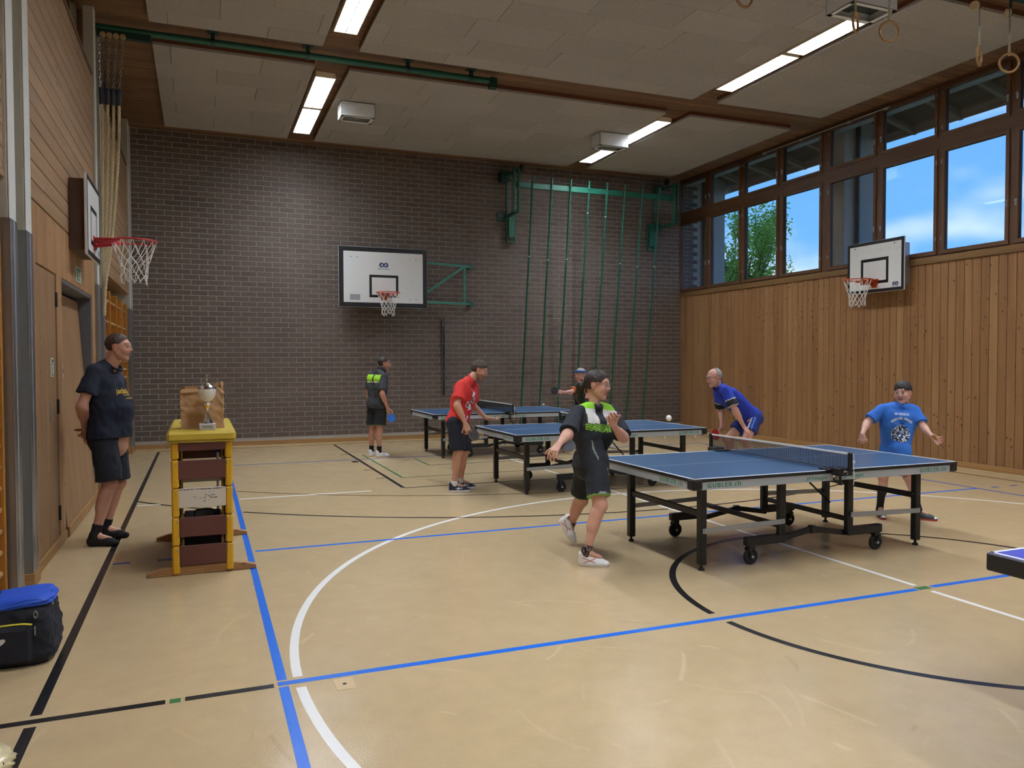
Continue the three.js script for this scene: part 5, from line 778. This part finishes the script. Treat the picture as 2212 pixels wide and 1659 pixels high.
    palms[s] = pt(0.062, 0.0, 0.0175).add(V(pose.at[0], 0, pose.at[1]));
    const all = [...pr, ...finger], hand0 = union(all, 0.012 * k); pieces.push(netMesh(hand0, boundsOf(all, 0.006), hand, (x, y, z) => mix3(skin, red, clamp(0.2 + 0.25 * noise3(x * 30, y * 30, z * 30)))));
  }
  { const all = pieces.map((g) => { const q = g.toNonIndexed(); return q; }); mesh('body', who, skinM, mergeGeometries(all)); }
  const collarAt = (sh) => { const ax = skull.clone().sub(J.neck.clone().lerp(shC, sh.low ?? 0.05)).normalize(), tilt = ax.addScaledVector(fwd, 0.45).normalize(), rr = right.clone().addScaledVector(tilt, -right.dot(tilt)).normalize(); return new THREE.Matrix4().makeBasis(rr, tilt.clone().cross(rr), tilt).setPosition(J.neck.clone().lerp(shC, (sh.low ?? 0.05) * 0.5).addScaledVector(fwd, 0.012 * S).addScaledVector(up, (sh.polo ? 0.012 : -0.004) * S)); };
  // shirt
  const sh = o.shirt, m = 0.016 * S, hemC = hipC.clone().addScaledVector(up, -sh.drop * S), sl = ['L', 'R'].map((s) => [J['sh' + s], J['sh' + s].clone().lerp(J['el' + s], sh.sleeve)]);
  const shirtPrims = [...trunk(m), S3(Hp(-0.085, 0.05, 0), Hp(-0.09, -sh.drop - 0.05, 0), 0.105 * G * S + m), S3(Hp(0.085, 0.05, 0), Hp(0.09, -sh.drop - 0.05, 0), 0.105 * G * S + m), ...sl.map(([a, b]) => ({ ...sleeve(a.clone().addScaledVector(b.clone().sub(a).normalize(), 0.01), b, 0.055 * S + m * 0.3, (sh.cuff ?? 0.066) * S + m * 0.3), k: 0.03 }))];
  const su = union(shirtPrims, 0.024 * S), nk = S3(J.neck.clone().lerp(shC, sh.low ?? 0.05), skull, (sh.neck ?? 0.06) * S, 0.06 * S), vN = J.neck.clone().addScaledVector(fwd, 0.05 * S);
  const shirtF = (x, y, z) => { let d = su(x, y, z); d += 0.0045 * S * (noise3(x * 7, y * 9 + x * 5, z * 7) * 0.9 + 0.6 * noise3(x * 16, y * 11 + z * 8, z * 16)); d = Math.max(d, (hemC.x - x) * up.x + (hemC.y - y) * up.y + (hemC.z - z) * up.z); return Math.max(d, 0.004 - nk.f(x, y, z)); };
  const shirtCol = (x, y, z) => { const p = V(x, y, z), q = p.clone().sub(shC), loc = { r: q.dot(right) / S, u: q.dot(up) / S, f: q.dot(fwd) / S, x, y, z, D, w }; sl.forEach(([a, b], i) => { const e = b.clone().sub(a), t = p.clone().sub(a).dot(e) / e.lengthSq(); loc[i ? 'tR' : 'tL'] = p.distanceTo(a.clone().addScaledVector(e, clamp(t))) < 0.095 * S && t > 0.2 ? t : 0; }); return rgb(sh.color(loc)); };
  const shirt = mesh('shirt', who, cloth({ roughness: sh.rough ?? 0.85 }), netMesh(shirtF, boundsOf(shirtPrims, 0.02), near ? 0.008 : 0.011, shirtCol));
  mesh('collar', shirt, std(sh.collar ?? sh.color({ r: 0, u: -0.3, f: 0, tL: 0, tR: 0, x: 0, y: 0, z: 0, D, w }), 0.85), torus((sh.neck ?? 0.06) * S + 0.008, (sh.polo ? 0.012 : 0.008) * S, 40, 8).scale(1, 1.08, sh.polo ? 2.3 : 1.3).applyMatrix4(collarAt(sh)));
  // shorts
  const st = o.shorts, waist = hipC.clone().addScaledVector(up, 0.12 * S), legs = ['L', 'R'].map((s) => [J['hip' + s].clone().addScaledVector(hipR, (s === 'L' ? -1 : 1) * 0.006), J['hip' + s].clone().lerp(J['kn' + s], st.leg)]);
  const shortPrims = [...trunk(0.006 * S).slice(0, 4), ...legs.map(([a, b]) => ({ ...sleeve(a, b, 0.098 * S * (0.5 + 0.5 * G), (st.hem ?? 0.098) * S), k: 0.02 }))], qu = union(shortPrims, 0.03 * S);
  const shortsF = (x, y, z) => { let d = qu(x, y, z) + 0.004 * S * (noise3(x * 10, y * 6, z * 10) + 0.6 * noise3(x * 22, y * 12, z * 22)); return Math.max(d, (x - waist.x) * up.x + (y - waist.y) * up.y + (z - waist.z) * up.z); };
  const shortsCol = (x, y, z) => { const loc = { x, y, z, hem: 0, out: 0, front: 0 }; legs.forEach(([a, b], i) => { const p = V(x, y, z), e = b.clone().sub(a), t = p.clone().sub(a).dot(e) / e.lengthSq(), q = p.clone().sub(a.clone().addScaledVector(e, t)); if (q.length() < 0.13 * S && t > loc.hem) { loc.hem = t; loc.out = q.dot(hipR) * (i ? 1 : -1) / q.length(); loc.front = q.dot(hipF) / q.length(); } }); return rgb(st.color(loc)); };
  const shorts = mesh('shorts', who, cloth(), netMesh(shortsF, boundsOf(shortPrims, 0.02), near ? 0.01 : 0.013, shortsCol));
  // socks and shoes
  for (const s of ['L', 'R']) {
    const an = J['an' + s], kn = J['kn' + s], to = J['to' + s], heel = J['heel' + s], len = o.foot ?? 0.27 * S, dir = (heel ? to.clone().sub(heel) : to.clone().sub(an).setY(0)).normalize(), tip = to.clone().setY(heel ? to.y : 0), hb = tip.clone().addScaledVector(dir, -len), fr = dir.clone().cross(V(0, 1, 0)).normalize(), fu = fr.clone().cross(dir), pt = (a, b, e) => hb.clone().addScaledVector(dir, a * len).addScaledVector(fu, b * len).addScaledVector(fr, e * len);
    if (!heel) { const back = an.clone().setY(0).addScaledVector(dir, -0.24 * len); hb.copy(back); }
    const back0 = kn.clone().sub(an).cross(hipR).normalize(), bend0 = back0.dot(hipF) > 0 ? -1 : 1, ms = 0.005, calf = [S3(kn, an, 0.052 * S * thin + ms, 0.034 * S * thin + ms), S3(kn.clone().lerp(an, 0.18).addScaledVector(back0, bend0 * 0.016 * S), kn.clone().lerp(an, 0.46).addScaledVector(back0, bend0 * 0.014 * S), 0.05 * S * thin + ms, 0.045 * S * thin + ms)];
    const sk = o.socks; if (sk) { const top = an.clone().lerp(kn, sk.high), pr = [...calf, S3(an, pt(0.2, 0.2, 0), 0.038 * S, 0.036 * S), ...(o.shoe ? [] : [S3(an, pt(0.18, 0.16, 0), 0.036 * S, 0.036 * S), S3(pt(0.14, 0.13, 0), pt(0.68, 0.13, 0), 0.037 * S, 0.036 * S), S3(pt(0.68, 0.12, 0), pt(0.9, 0.09, 0), 0.037 * S, 0.023 * S)])], f0 = union(pr, 0.025 * S), ax = kn.clone().sub(an).normalize(); mesh('sock', who, cloth(), netMesh((x, y, z) => Math.max(f0(x, y, z), (x - top.x) * ax.x + (y - top.y) * ax.y + (z - top.z) * ax.z, o.shoe ? -1 : 0.002 - y), boundsOf(pr, 0.015), near ? 0.007 : 0.009, (x, y, z) => rgb(sk.color(x, y, z)))); }
    if (o.shoe) {
      const k = len, up1 = [S3(pt(0.13, 0.16, 0), pt(0.2, 0.2, 0), 0.125 * k, 0.13 * k), S3(pt(0.15, 0.13, 0), pt(0.68, 0.1, 0), 0.13 * k, 0.15 * k), S3(pt(0.3, 0.2, 0), pt(0.66, 0.12, 0), 0.115 * k, 0.1 * k), S3(pt(0.66, 0.1, 0), pt(0.87, 0.075, 0), 0.145 * k, 0.105 * k), S3(pt(0.15, 0.2, 0), pt(0.14, 0.34, 0), 0.13 * k, 0.14 * k), S3(pt(0.2, 0.26, 0), pt(0.46, 0.17, 0), 0.15 * k, 0.12 * k)], f1 = union(up1, 0.06 * k);
      const A = pt(0.14, 0, 0), B = pt(0.84, 0, 0), sole = (x, y, z) => { const px = x - A.x, py = y - A.y, pz = z - A.z, a = (px * dir.x + py * dir.y + pz * dir.z), b = px * fu.x + py * fu.y + pz * fu.z, e = px * fr.x + py * fr.y + pz * fr.z, t = clamp(a / (0.7 * k)), w0 = lerp(0.135, 0.15, sstep(0, 0.6, t)) - 0.03 * sstep(0.75, 1, t); return Math.max(Math.hypot(a - t * 0.7 * k, e) - w0 * k, Math.abs(b - 0.05 * k) - 0.05 * k); };
      const g = (x, y, z) => { const b = (x - A.x) * fu.x + (y - A.y) * fu.y + (z - A.z) * fu.z; return Math.max(smin(f1(x, y, z), sole(x, y, z), 0.012), -b, b - (0.34 + 0.16 * sstep(0.02, -0.06, ((x - A.x) * dir.x + (y - A.y) * dir.y + (z - A.z) * dir.z) / k) + 0.02) * k); };
      const lo = boundsOf([...up1, S3(A, B, 0.16 * k)], 0.01);
      mesh('shoe', who, cloth({ roughness: 0.55 }), netMesh(g, lo, near ? 0.005 : 0.007, (x, y, z) => { const q = V(x - hb.x, y - hb.y, z - hb.z); return rgb(o.shoe(q.dot(dir) / k, q.dot(fu) / k, q.dot(fr) / k)); }));
    }
  }
  // hair
  const hr = o.hair; if (hr) {
    const shell = egg(0, 0.036, -0.016, 0.079 + hr.t, 0.088 + hr.t, 0.098 + hr.t), hairF = (x, y, z) => { const [a, b, q] = wl(x, y, z); const zl = b > 0.085 ? hr.top : b > 0.04 ? lerp(hr.mid, hr.top, (b - 0.04) / 0.045) : b > -0.03 ? lerp(hr.side, hr.mid, (b + 0.03) / 0.07) : hr.side - 0.01; let d = shell.f(a, b, q) + hr.mess * (noise3(a * 38, b * 30, q * 38) + 0.5 * noise3(a * 90, b * 60, q * 90)); d = Math.max(d, (q - zl - (hr.fringe ?? 0) * noise3(a * 60, 1, 2)) * 0.7, hr.nape - b, hr.bald ? b - hr.bald - (q > -0.02 ? -0.5 * (q + 0.02) : 0) : -1); if (Math.abs(a) > 0.066 && b < 0.036 && q > -0.04) d = Math.max(d, 0.004 - (-0.035 - q) * 0.5); return d * hs; };
    const extra = (hr.tail ?? []).map(([p, q, r0, r1]) => S3(lw(...p), lw(...q), r0, r1)), tu = extra.length ? union(extra, 0.02) : null, f = tu ? (x, y, z) => smin(hairF(x, y, z), tu(x, y, z) + 0.004 * noise3(x * 50, y * 14, z * 50), 0.012) : hairF, b2 = bb.map((q, i) => q.map((v) => v + (i ? 0.03 : -0.03)));
    if (extra.length) { const [l, h] = boundsOf(extra, 0.02); for (let i = 0; i < 3; i++) { b2[0][i] = Math.min(b2[0][i], l[i]); b2[1][i] = Math.max(b2[1][i], h[i]); } }
    mesh('hair', who, cloth({ roughness: 0.6 }), netMesh(f, b2, near ? 0.0046 : 0.006, (x, y, z) => mix3(hairC, hairC.map((q) => q * 1.6 + 0.01), clamp(0.4 + 0.6 * noise3(x * 70, y * 22, z * 70)))));
  }
  if (o.glasses) { const g = []; for (const s of [-1, 1]) { g.push(torus(0.021, 0.0017, 26, 6).scale(1, 0.82, 1).rotateY(s * 0.12).translate(s * 0.033, 0.01, 0.104)); g.push(rod([s * 0.054, 0.014, 0.1], [s * 0.08, 0.014, -0.005], 0.0017, 0.0017, 6)); } g.push(rod([-0.013, 0.014, 0.107], [0.013, 0.014, 0.107], 0.0016, 0.0016, 6)); const q = mesh('glasses', who, std(o.glasses, 0.35, { metalness: 0.5 }), merge(g).scale(hs, hs, hs).applyMatrix4(new THREE.Matrix4().makeBasis(hf.r.clone().negate(), hf.u, hf.f).setPosition(hc))); }
  // print laid on cloth: the grid follows the surface
  const print = (name, parent, f, at, n, u, w0, h0, tex, nx = 18, ny = 14) => {
    const N = V(...n).normalize(), Uv = V(...u).addScaledVector(N, -V(...u).dot(N)).normalize(), R = Uv.clone().cross(N), P = [], U = [], I = [];
    for (let j = 0; j <= ny; j++) for (let i = 0; i <= nx; i++) { const p = at.clone().addScaledVector(R, (i / nx - 0.5) * w0).addScaledVector(Uv, (j / ny - 0.5) * h0).addScaledVector(N, 0.2); for (let t = 0; t < 70; t++) { const d = f(p.x, p.y, p.z); if (d < 0.0012) break; p.addScaledVector(N, -Math.min(d * 0.8, 0.02)); } p.addScaledVector(N, 0.0016); P.push(p.x, p.y, p.z); U.push(i / nx, j / ny); }
    for (let j = 0; j < ny; j++) for (let i = 0; i < nx; i++) { const a = j * (nx + 1) + i, b = a + nx + 1; I.push(a, a + 1, b, b, a + 1, b + 1); }
    const g = new THREE.BufferGeometry(); g.setAttribute('position', new THREE.BufferAttribute(new Float32Array(P), 3)); g.setAttribute('uv', new THREE.BufferAttribute(new Float32Array(U), 2)); g.setIndex(I); g.computeVertexNormals();
    mesh(name, parent, std(0xffffff, 0.8, { map: tex, transparent: true }), g);
  };
  return { palms, who, J, T, S, up, fwd, right, hipF, hipR, shirt, shirtF, shorts, shortsF, print, lw, hf, hs, legs };
}
// ---------------------------------------------------------------- the seven people
const held = (label, at, dir, face, front, back) => paddle(label, at.toArray(), dir, face, front, back);
{
  const navy = 0x10182c, p = person('tall man in navy T-shirt, dark shorts and black socks, hands behind his back', POSE.man, {
    height: 1.88, girth: 1.12, belly: 0.025, near: true, skin: 0xc99a84, face: [0.97, -0.03, 0.245], hairColor: 0x38281f, stubble: 0.12, head: 1.02, neck: 1.12, foot: 0.29,
    shirt: { drop: -0.005, sleeve: 0.66, cuff: 0.074, color: () => navy, low: 0.12, neck: 0.066 }, shorts: { leg: 0.93, hem: 0.102, color: () => 0x1c222b }, socks: { high: 0.22, color: () => 0x0f0f12 },
    hair: { t: 0.007, top: 0.07, mid: 0.03, side: -0.012, nape: -0.055, mess: 0.0022 }, handL: { palm: [0.3, 0.6, 0.7], dir: [-0.25, -0.6, 0.75], curl: 0.55, thumb: 0.4 }, handR: { palm: [0.9, 0, -0.3], dir: [-0.1, -0.95, -0.3], curl: 0.35, thumb: 0.5 } });
  p.print('shirt_print', p.shirt, p.shirtF, p.T(0.0, -0.21, 0.1), p.fwd.toArray(), p.up.toArray(), 0.26, 0.15, canvasTex(512, 296, (c) => { c.fillStyle = '#e2b63c'; c.textAlign = 'center'; c.textBaseline = 'middle'; c.font = 'italic bold 120px serif'; c.fillText('Jack&Jones', 256, 100, 480); c.fillRect(120, 168, 270, 9); c.font = 'bold 40px sans-serif'; c.fillText('CLOTHING', 256, 232, 300); }));
  part('belt', p.who, std(0x3a2a1e, 0.6), torus(0.024, 0.005, 18, 6).scale(1, 0.7, 1).applyMatrix4(new THREE.Matrix4().makeBasis(p.hipR.clone().negate(), p.up, p.hipF).setPosition(p.J.hipL.clone().lerp(p.J.hipR, 0.5).addScaledVector(p.up, 0.035).addScaledVector(p.hipF, 0.165)))).userData.label = 'brass belt buckle';
}
{
  const p = person('man in dark grey sports shirt with lime shoulder yoke, back half turned', POSE.grey, {
    height: 1.71, girth: 0.98, skin: 0xc0917c, face: [1, -0.06, 0.11], hairColor: 0x241c18, stubble: 0.6, glasses: 0x1b1b1f, head: 1.0,
    shirt: { drop: 0.06, sleeve: 0.8, cuff: 0.07, color: (l) => (l.u > -0.105 + 0.02 * Math.abs(l.r) * 4 && l.u < 0.02 && l.f < 0.03 && Math.abs(l.r) < 0.2 && Math.abs(l.r) > 0.02 ? 0x9ee02a : l.u > -0.12 && l.f < 0.0 && Math.abs(l.r) < 0.2 && l.u < -0.1 ? 0xd8e0d0 : 0x33373c), collar: 0x2b2e33, polo: true }, shorts: { leg: 0.8, hem: 0.112, color: (l) => (l.hem > 0.97 ? 0x6f7d5a : 0x17191d) }, socks: { high: 0.26, color: () => 0x101013 },
    shoe: (a, b, e) => (b < 0.045 ? 0xc98a55 : b < 0.1 ? 0xe6e6e6 : a > 0.4 && a < 0.6 && b < 0.22 ? 0xc9cdd2 : 0xeeeeee), hair: { t: 0.006, top: 0.07, mid: 0.03, side: -0.008, nape: -0.06, mess: 0.002 },
    handL: { palm: [1, 0, 0.2], curl: 0.4 }, handR: { palm: [-0.2, 0, 1], curl: 0.85, thumb: 0.9 } });
  held('bright blue paddle held low by the man in the grey shirt', p.palms.R, [0.35, -0.9, 0.1], [0.25, 0, 1], 0x1f73dc, 0x1b1b1d);
}
{
  const p = person('bearded man in red T-shirt with playing card print and navy shorts, serving', POSE.red, {
    height: 1.76, girth: 1.0, skin: 0xc4967e, face: [0.85, -0.4, 0.42], up: [0.3, 1, 0], hairColor: 0x3a2e22, stubble: 0.6, head: 1.0,
    shirt: { drop: 0.03, sleeve: 0.72, cuff: 0.08, color: (l) => (l.u < -0.2 && l.f > 0.06 && noise3(l.x * 6, l.y * 6, l.z * 6) > 0.35 ? 0xae1c2a : 0xcb2d28), low: 0.08 }, shorts: { leg: 0.96, hem: 0.105, color: () => 0x161a28 }, socks: { high: 0.1, color: () => 0xd6d6d4 },
    shoe: (a, b, e) => (b < 0.09 ? 0xe8e8e8 : Math.abs(b - 0.17 - 0.12 * Math.abs(a - 0.45)) < 0.018 && a > 0.3 && a < 0.62 ? 0xdfe3ea : Math.abs(a - 0.42 - 0.4 * (b - 0.17)) < 0.02 && b < 0.25 ? 0xdfe3ea : 0x1b2240),
    hair: { t: 0.014, top: 0.085, mid: 0.035, side: -0.012, nape: -0.05, mess: 0.007 }, handL: { palm: [0.1, 1, 0.1], dir: [0.95, -0.12, 0.2], curl: 0.28, thumb: 0.2 }, handR: { palm: [0.1, 0, -1], curl: 0.85, thumb: 0.8 } });
  const cards = canvasTex(384, 768, (c) => { const R = rng(4); [[250, 70, 0.4], [120, 300, 0.1], [280, 330, -0.5], [90, 560, -0.15], [250, 540, 0.5], [310, 180, 0.2], [200, 700, -0.3]].forEach(([x, y, a], i) => { c.save(); c.translate(x, y); c.rotate(a); c.fillStyle = '#2a2030'; c.fillRect(-38, -48, 92, 116); c.fillStyle = '#ecebe8'; c.fillRect(-44, -58, 88, 116); if (i % 2) { c.fillStyle = '#3a3138'; c.fillRect(-28, -42, 56, 84); c.fillStyle = '#b8474a'; c.fillRect(-18, -20, 30, 34); c.fillStyle = '#d8c27a'; c.fillRect(-8, -34, 20, 14); } else { c.fillStyle = '#b02a34'; c.fillRect(-36, -50, 12, 16); } c.restore(); }); });
  p.print('shirt_print', p.shirt, p.shirtF, p.T(0.05, -0.3, 0.1), p.fwd.clone().addScaledVector(p.right, 0.55).toArray(), p.up.toArray(), 0.25, 0.5, cards, 16, 26);
  held('black paddle with pale rim held down by the red shirted man', p.palms.R, [0.72, -0.68, 0.1], [0.42, 0.3, 1], 0x2a2520, 0x8f2a22);
}
{
  const p = person('man with blue headband in black and orange shirt, mostly hidden behind the woman', POSE.band, {
    height: 1.72, girth: 1.02, skin: 0xc7998a, face: [-0.97, -0.08, -0.15], hairColor: 0x8f8d8a, glasses: 0x2b2b2e, head: 1.0,
    shirt: { drop: 0.08, sleeve: 0.7, color: (l) => ((l.tL > 0.9 || Math.abs(Math.abs(l.r) - 0.1 - l.u * 0.15) < 0.022) && l.u > -0.3 ? 0xe0762a : 0x191a1e), collar: 0x17181b, polo: true }, shorts: { leg: 0.7, color: () => 0x17181c }, socks: { high: 0.25, color: () => 0xdadada }, shoe: (a, b) => (b < 0.09 ? 0xd8d8d8 : 0x2a3350),
    hair: { t: 0.007, top: 0.06, mid: 0.02, side: -0.012, nape: -0.06, mess: 0.003 }, handL: { palm: [0, -0.2, -1], curl: 0.85, thumb: 0.8 }, handR: { palm: [0, 0, 1], curl: 0.5 } });
  mesh('headband', p.who, std(0x2a4f96, 0.8), torus(0.094, 0.018, 40, 10).scale(0.9, 1.07, 1.15).rotateX(Math.PI / 2 - 0.12).translate(0, 0.062, -0.012).applyMatrix4(new THREE.Matrix4().makeBasis(p.hf.r.clone().negate(), p.hf.u, p.hf.f).setPosition(p.J.head)));
  held('dark paddle stretched out in front of the brick wall', p.palms.L, [-0.97, 0.22, 0.0], [-0.2, 0.1, 1], 0x23262b, 0x23262b);
}
{
  const charcoal = 0x20242c, lime = 0x8fd42e;
  const p = person('woman with dark ponytail in charcoal polo with white and lime shoulders, mid stroke', POSE.woman, {
    height: 1.66, girth: 1.08, nose: 0.88, bust: true, near: true, thin: 1.04, skin: 0xcfa08c, face: [0.69, -0.1, 0.72], hairColor: 0x241a16, glasses: 0x8a8078, head: 1.0, foot: 0.255,
    shirt: { drop: 0.02, sleeve: 0.93, cuff: 0.078, low: 0.16, neck: 0.062, collar: 0x20242c, polo: true, color: (l) => { const ar = Math.abs(l.r); if (l.tL > 0.3 || l.tR > 0.3) return charcoal; if (l.f > -0.02 && l.u < -0.11 && l.u > -0.19 && ar < 0.2) { const k = Math.sin((l.u * 1.0 + ar * 0.35) * 420); return k > 0.1 && l.u > -0.185 + ar * 0.1 ? lime : charcoal; } if (l.u > -0.11 && ar > 0.05 && ar < 0.185) return l.f < -0.005 || l.u > 0.02 - ar * 0.02 ? lime : 0xe6e8e4; if (Math.abs(ar - 0.13 - 0.03 * Math.sin((l.u + 0.3) * 6)) < 0.004 && l.u < -0.26 && l.f > 0) return 0x9aa39a; return charcoal; } },
    shorts: { leg: 0.78, hem: 0.104, color: (l) => (l.hem > 0.965 ? 0x7fae5a : l.front > 0.2 && Math.abs(l.out - 0.55) < 0.05 && l.hem > 0.12 && l.hem < 0.4 ? 0xb6b58a : 0x1e222a) }, socks: { high: 0.16, color: (x, y, z) => (noise3(x * 160, y * 160, z * 160) > 0.25 ? 0xb99a84 : 0x17161a) },
    shoe: (a, b, e) => (b < 0.05 ? 0xe7e3e1 : b < 0.1 ? 0xf0eeee : ((Math.abs(b - 0.1 - 0.42 * (a - 0.18)) < 0.02 || Math.abs(b - 0.26 + 0.4 * (a - 0.2)) < 0.02) && a < 0.55 && a > 0.15) ? 0xc79284 : Math.abs((a * 14) % 1 - 0.5) < 0.16 && Math.abs(e) < 0.06 && a > 0.35 && a < 0.7 ? 0xcfd3da : 0xeef0f2),
    hair: { t: 0.009, top: 0.078, mid: 0.05, side: 0.006, nape: -0.07, mess: 0.0018, tail: [[[0, 0.0, -0.1], [0, -0.02, -0.15], 0.03, 0.034], [[0, -0.02, -0.15], [-0.03, -0.12, -0.165], 0.034, 0.032], [[-0.03, -0.12, -0.165], [-0.05, -0.2, -0.14], 0.032, 0.012]] },
    handL: { palm: [-0.3, -0.1, 0.95], dir: [-0.35, 0.9, 0.1], curl: 0.95, thumb: 0.8 }, handR: { palm: [0.3, -0.8, -0.3], curl: 0.6, thumb: 0.4 } });
  const word = (t, col, w = 256) => canvasTex(w, 64, (c) => { c.fillStyle = col; c.textAlign = 'center'; c.textBaseline = 'middle'; c.font = 'bold 50px sans-serif'; c.fillText(t, w / 2, 33, w - 8); });
  const [a, b] = p.legs[1], mid = a.clone().lerp(b, 0.82); p.print('shorts_print', p.shorts, p.shortsF, mid, [-0.1, 0.05, 1], [0.1, 1, 0], 0.1, 0.028, word('DONIC', '#cfd3d6'));
  p.print('shirt_print', p.shirt, p.shirtF, p.T(-0.11, -0.15, 0.1), p.fwd.toArray(), p.up.toArray(), 0.085, 0.022, word('DONIC', '#8f949a'));
  held('grey rimmed paddle seen edge on in the woman\u2019s swinging hand', p.palms.R, [0.75, 0.25, -0.3], [0.1, 0.75, 0.5], 0x3a3c42, 0x55585e);
}
{
  const p = person('balding man with glasses in royal blue shirt, bending with hands on knees', POSE.blue, {
    height: 1.76, girth: 1.04, belly: 0.0, skin: 0xd0a08e, face: [-0.95, -0.2, -0.1], hairColor: 0x8b8a88, glasses: 0x26282c, head: 1.02, stubble: 0.1,
    shirt: { drop: 0.0, sleeve: 0.82, cuff: 0.08, collar: 0x182060, polo: true, color: (l) => { const t = Math.max(l.tL, l.tR); return t > 0.985 || (t > 0.6 && t < 0.65) ? 0xc9cdd4 : t >= 0.65 ? 0x15181f : 0x1e38a6; } }, shorts: { leg: 0.62, hem: 0.108, color: (l) => (l.hem > 0.15 && l.out > 0.7 && Math.abs(l.front - 0.3) < 0.09 ? 0xe6ecf2 : l.hem > 0.15 && l.out > 0.7 && Math.abs(l.front + 0.12) < 0.06 ? 0x4f8fd8 : 0x152a78) }, socks: { high: 0.2, color: () => 0xe0e0de }, shoe: (a, b) => (b < 0.1 ? 0xe0e0e0 : 0x29407a),
    hair: { t: 0.006, top: -0.03, mid: -0.005, side: -0.012, nape: -0.06, mess: 0.0018 }, handL: { palm: [-0.3, -0.25, -0.85], dir: [0.3, -0.75, 0.5], curl: 0.3, thumb: 0.2, spread: 1.4 }, handR: { palm: [0.5, -0.2, 0.8], dir: [-0.6, -0.7, 0.1], curl: 0.85, thumb: 0.8 } });
  held('red paddle in the bending man\u2019s hand, behind the net', p.palms.R, [-0.8, -0.35, 0.2], [-0.35, 0.1, 1], 0xc01c28, 0x1b1b1d);
}
{
  const p = person('boy in bright blue T-shirt with globe print, arms spread, paddle in hand', POSE.boy, {
    height: 1.42, girth: 1.12, thin: 1.02, neck: 0.9, nose: 0.8, iris: 0x3a4a58, skin: 0xd6aa98, face: [-0.9, -0.1, 0.42], hairColor: 0x1f1a18, head: 0.94, chubby: 0.006, handScale: 1.0, foot: 0.235,
    shirt: { drop: 0.0, sleeve: 0.78, cuff: 0.078, low: 0.14, neck: 0.062, color: () => 0x2f6fcb }, shorts: { leg: 0.75, hem: 0.105, color: () => 0x14161c }, socks: { high: 0.62, color: () => 0x121216 },
    shoe: (a, b, e) => (b < 0.06 ? 0xb03a3c : b < 0.1 ? 0x2a2d34 : a > 0.86 ? 0xdedede : Math.abs(b - 0.2) < 0.02 ? 0x3a4a4c : 0x1b2228), hair: { t: 0.01, top: 0.098, mid: 0.062, side: 0.002, nape: -0.05, mess: 0.003, fringe: 0.02 },
    handL: { palm: [-0.3, 0.2, 0.9], dir: [0.75, -0.45, 0.2], curl: 0.8, thumb: 0.6 }, handR: { palm: [0.6, 0, -0.6], dir: [0.1, -0.95, 0.2], curl: 1.2, thumb: 0.9 } });
  p.print('shirt_print', p.shirt, p.shirtF, p.T(0.02, -0.24, 0.1), p.fwd.toArray(), p.up.toArray(), 0.3, 0.363, canvasTex(512, 620, (c) => {
    c.fillStyle = '#e6eaee'; c.textAlign = 'center'; c.textBaseline = 'middle'; c.font = 'bold 56px sans-serif'; c.fillText('MY WORLD', 256, 70, 270);
    const t = 'REVOLVES AROUND'; for (let i = 0; i < t.length; i++) { const a = -0.78 + 1.56 * i / (t.length - 1); c.save(); c.translate(256 + Math.sin(a) * 250, 370 - Math.cos(a) * 230); c.rotate(a); c.fillText(t[i], 0, 0, 40); c.restore(); }
    const R = rng(9); c.fillStyle = '#1f3a66'; c.beginPath(); c.arc(256, 410, 150, 0, TAU); c.fill(); c.save(); c.beginPath(); c.arc(256, 410, 150, 0, TAU); c.clip(); for (let i = 0; i < 90; i++) { c.fillStyle = ['#dfe5ea', '#dfe5ea', '#8fa2b4', '#16233c'][Math.floor(R() * 4)]; const a = R() * TAU, q = Math.sqrt(R()) * 150; c.beginPath(); c.ellipse(256 + Math.cos(a) * q, 410 + Math.sin(a) * q, 6 + R() * 34, 4 + R() * 18, R() * 3, 0, TAU); c.fill(); } c.restore(); c.strokeStyle = '#e6eaee'; c.lineWidth = 6; c.beginPath(); c.arc(256, 410, 150, 2.4, 5.2); c.stroke();
  }), 20, 22);
  held('red paddle seen edge on in the boy\u2019s outstretched hand', p.palms.L, [0.62, -0.45, -0.15], [0.5, 0.62, 0.55], 0xa32634, 0x1b1b1d);
}
renderer.render(scene, camera);
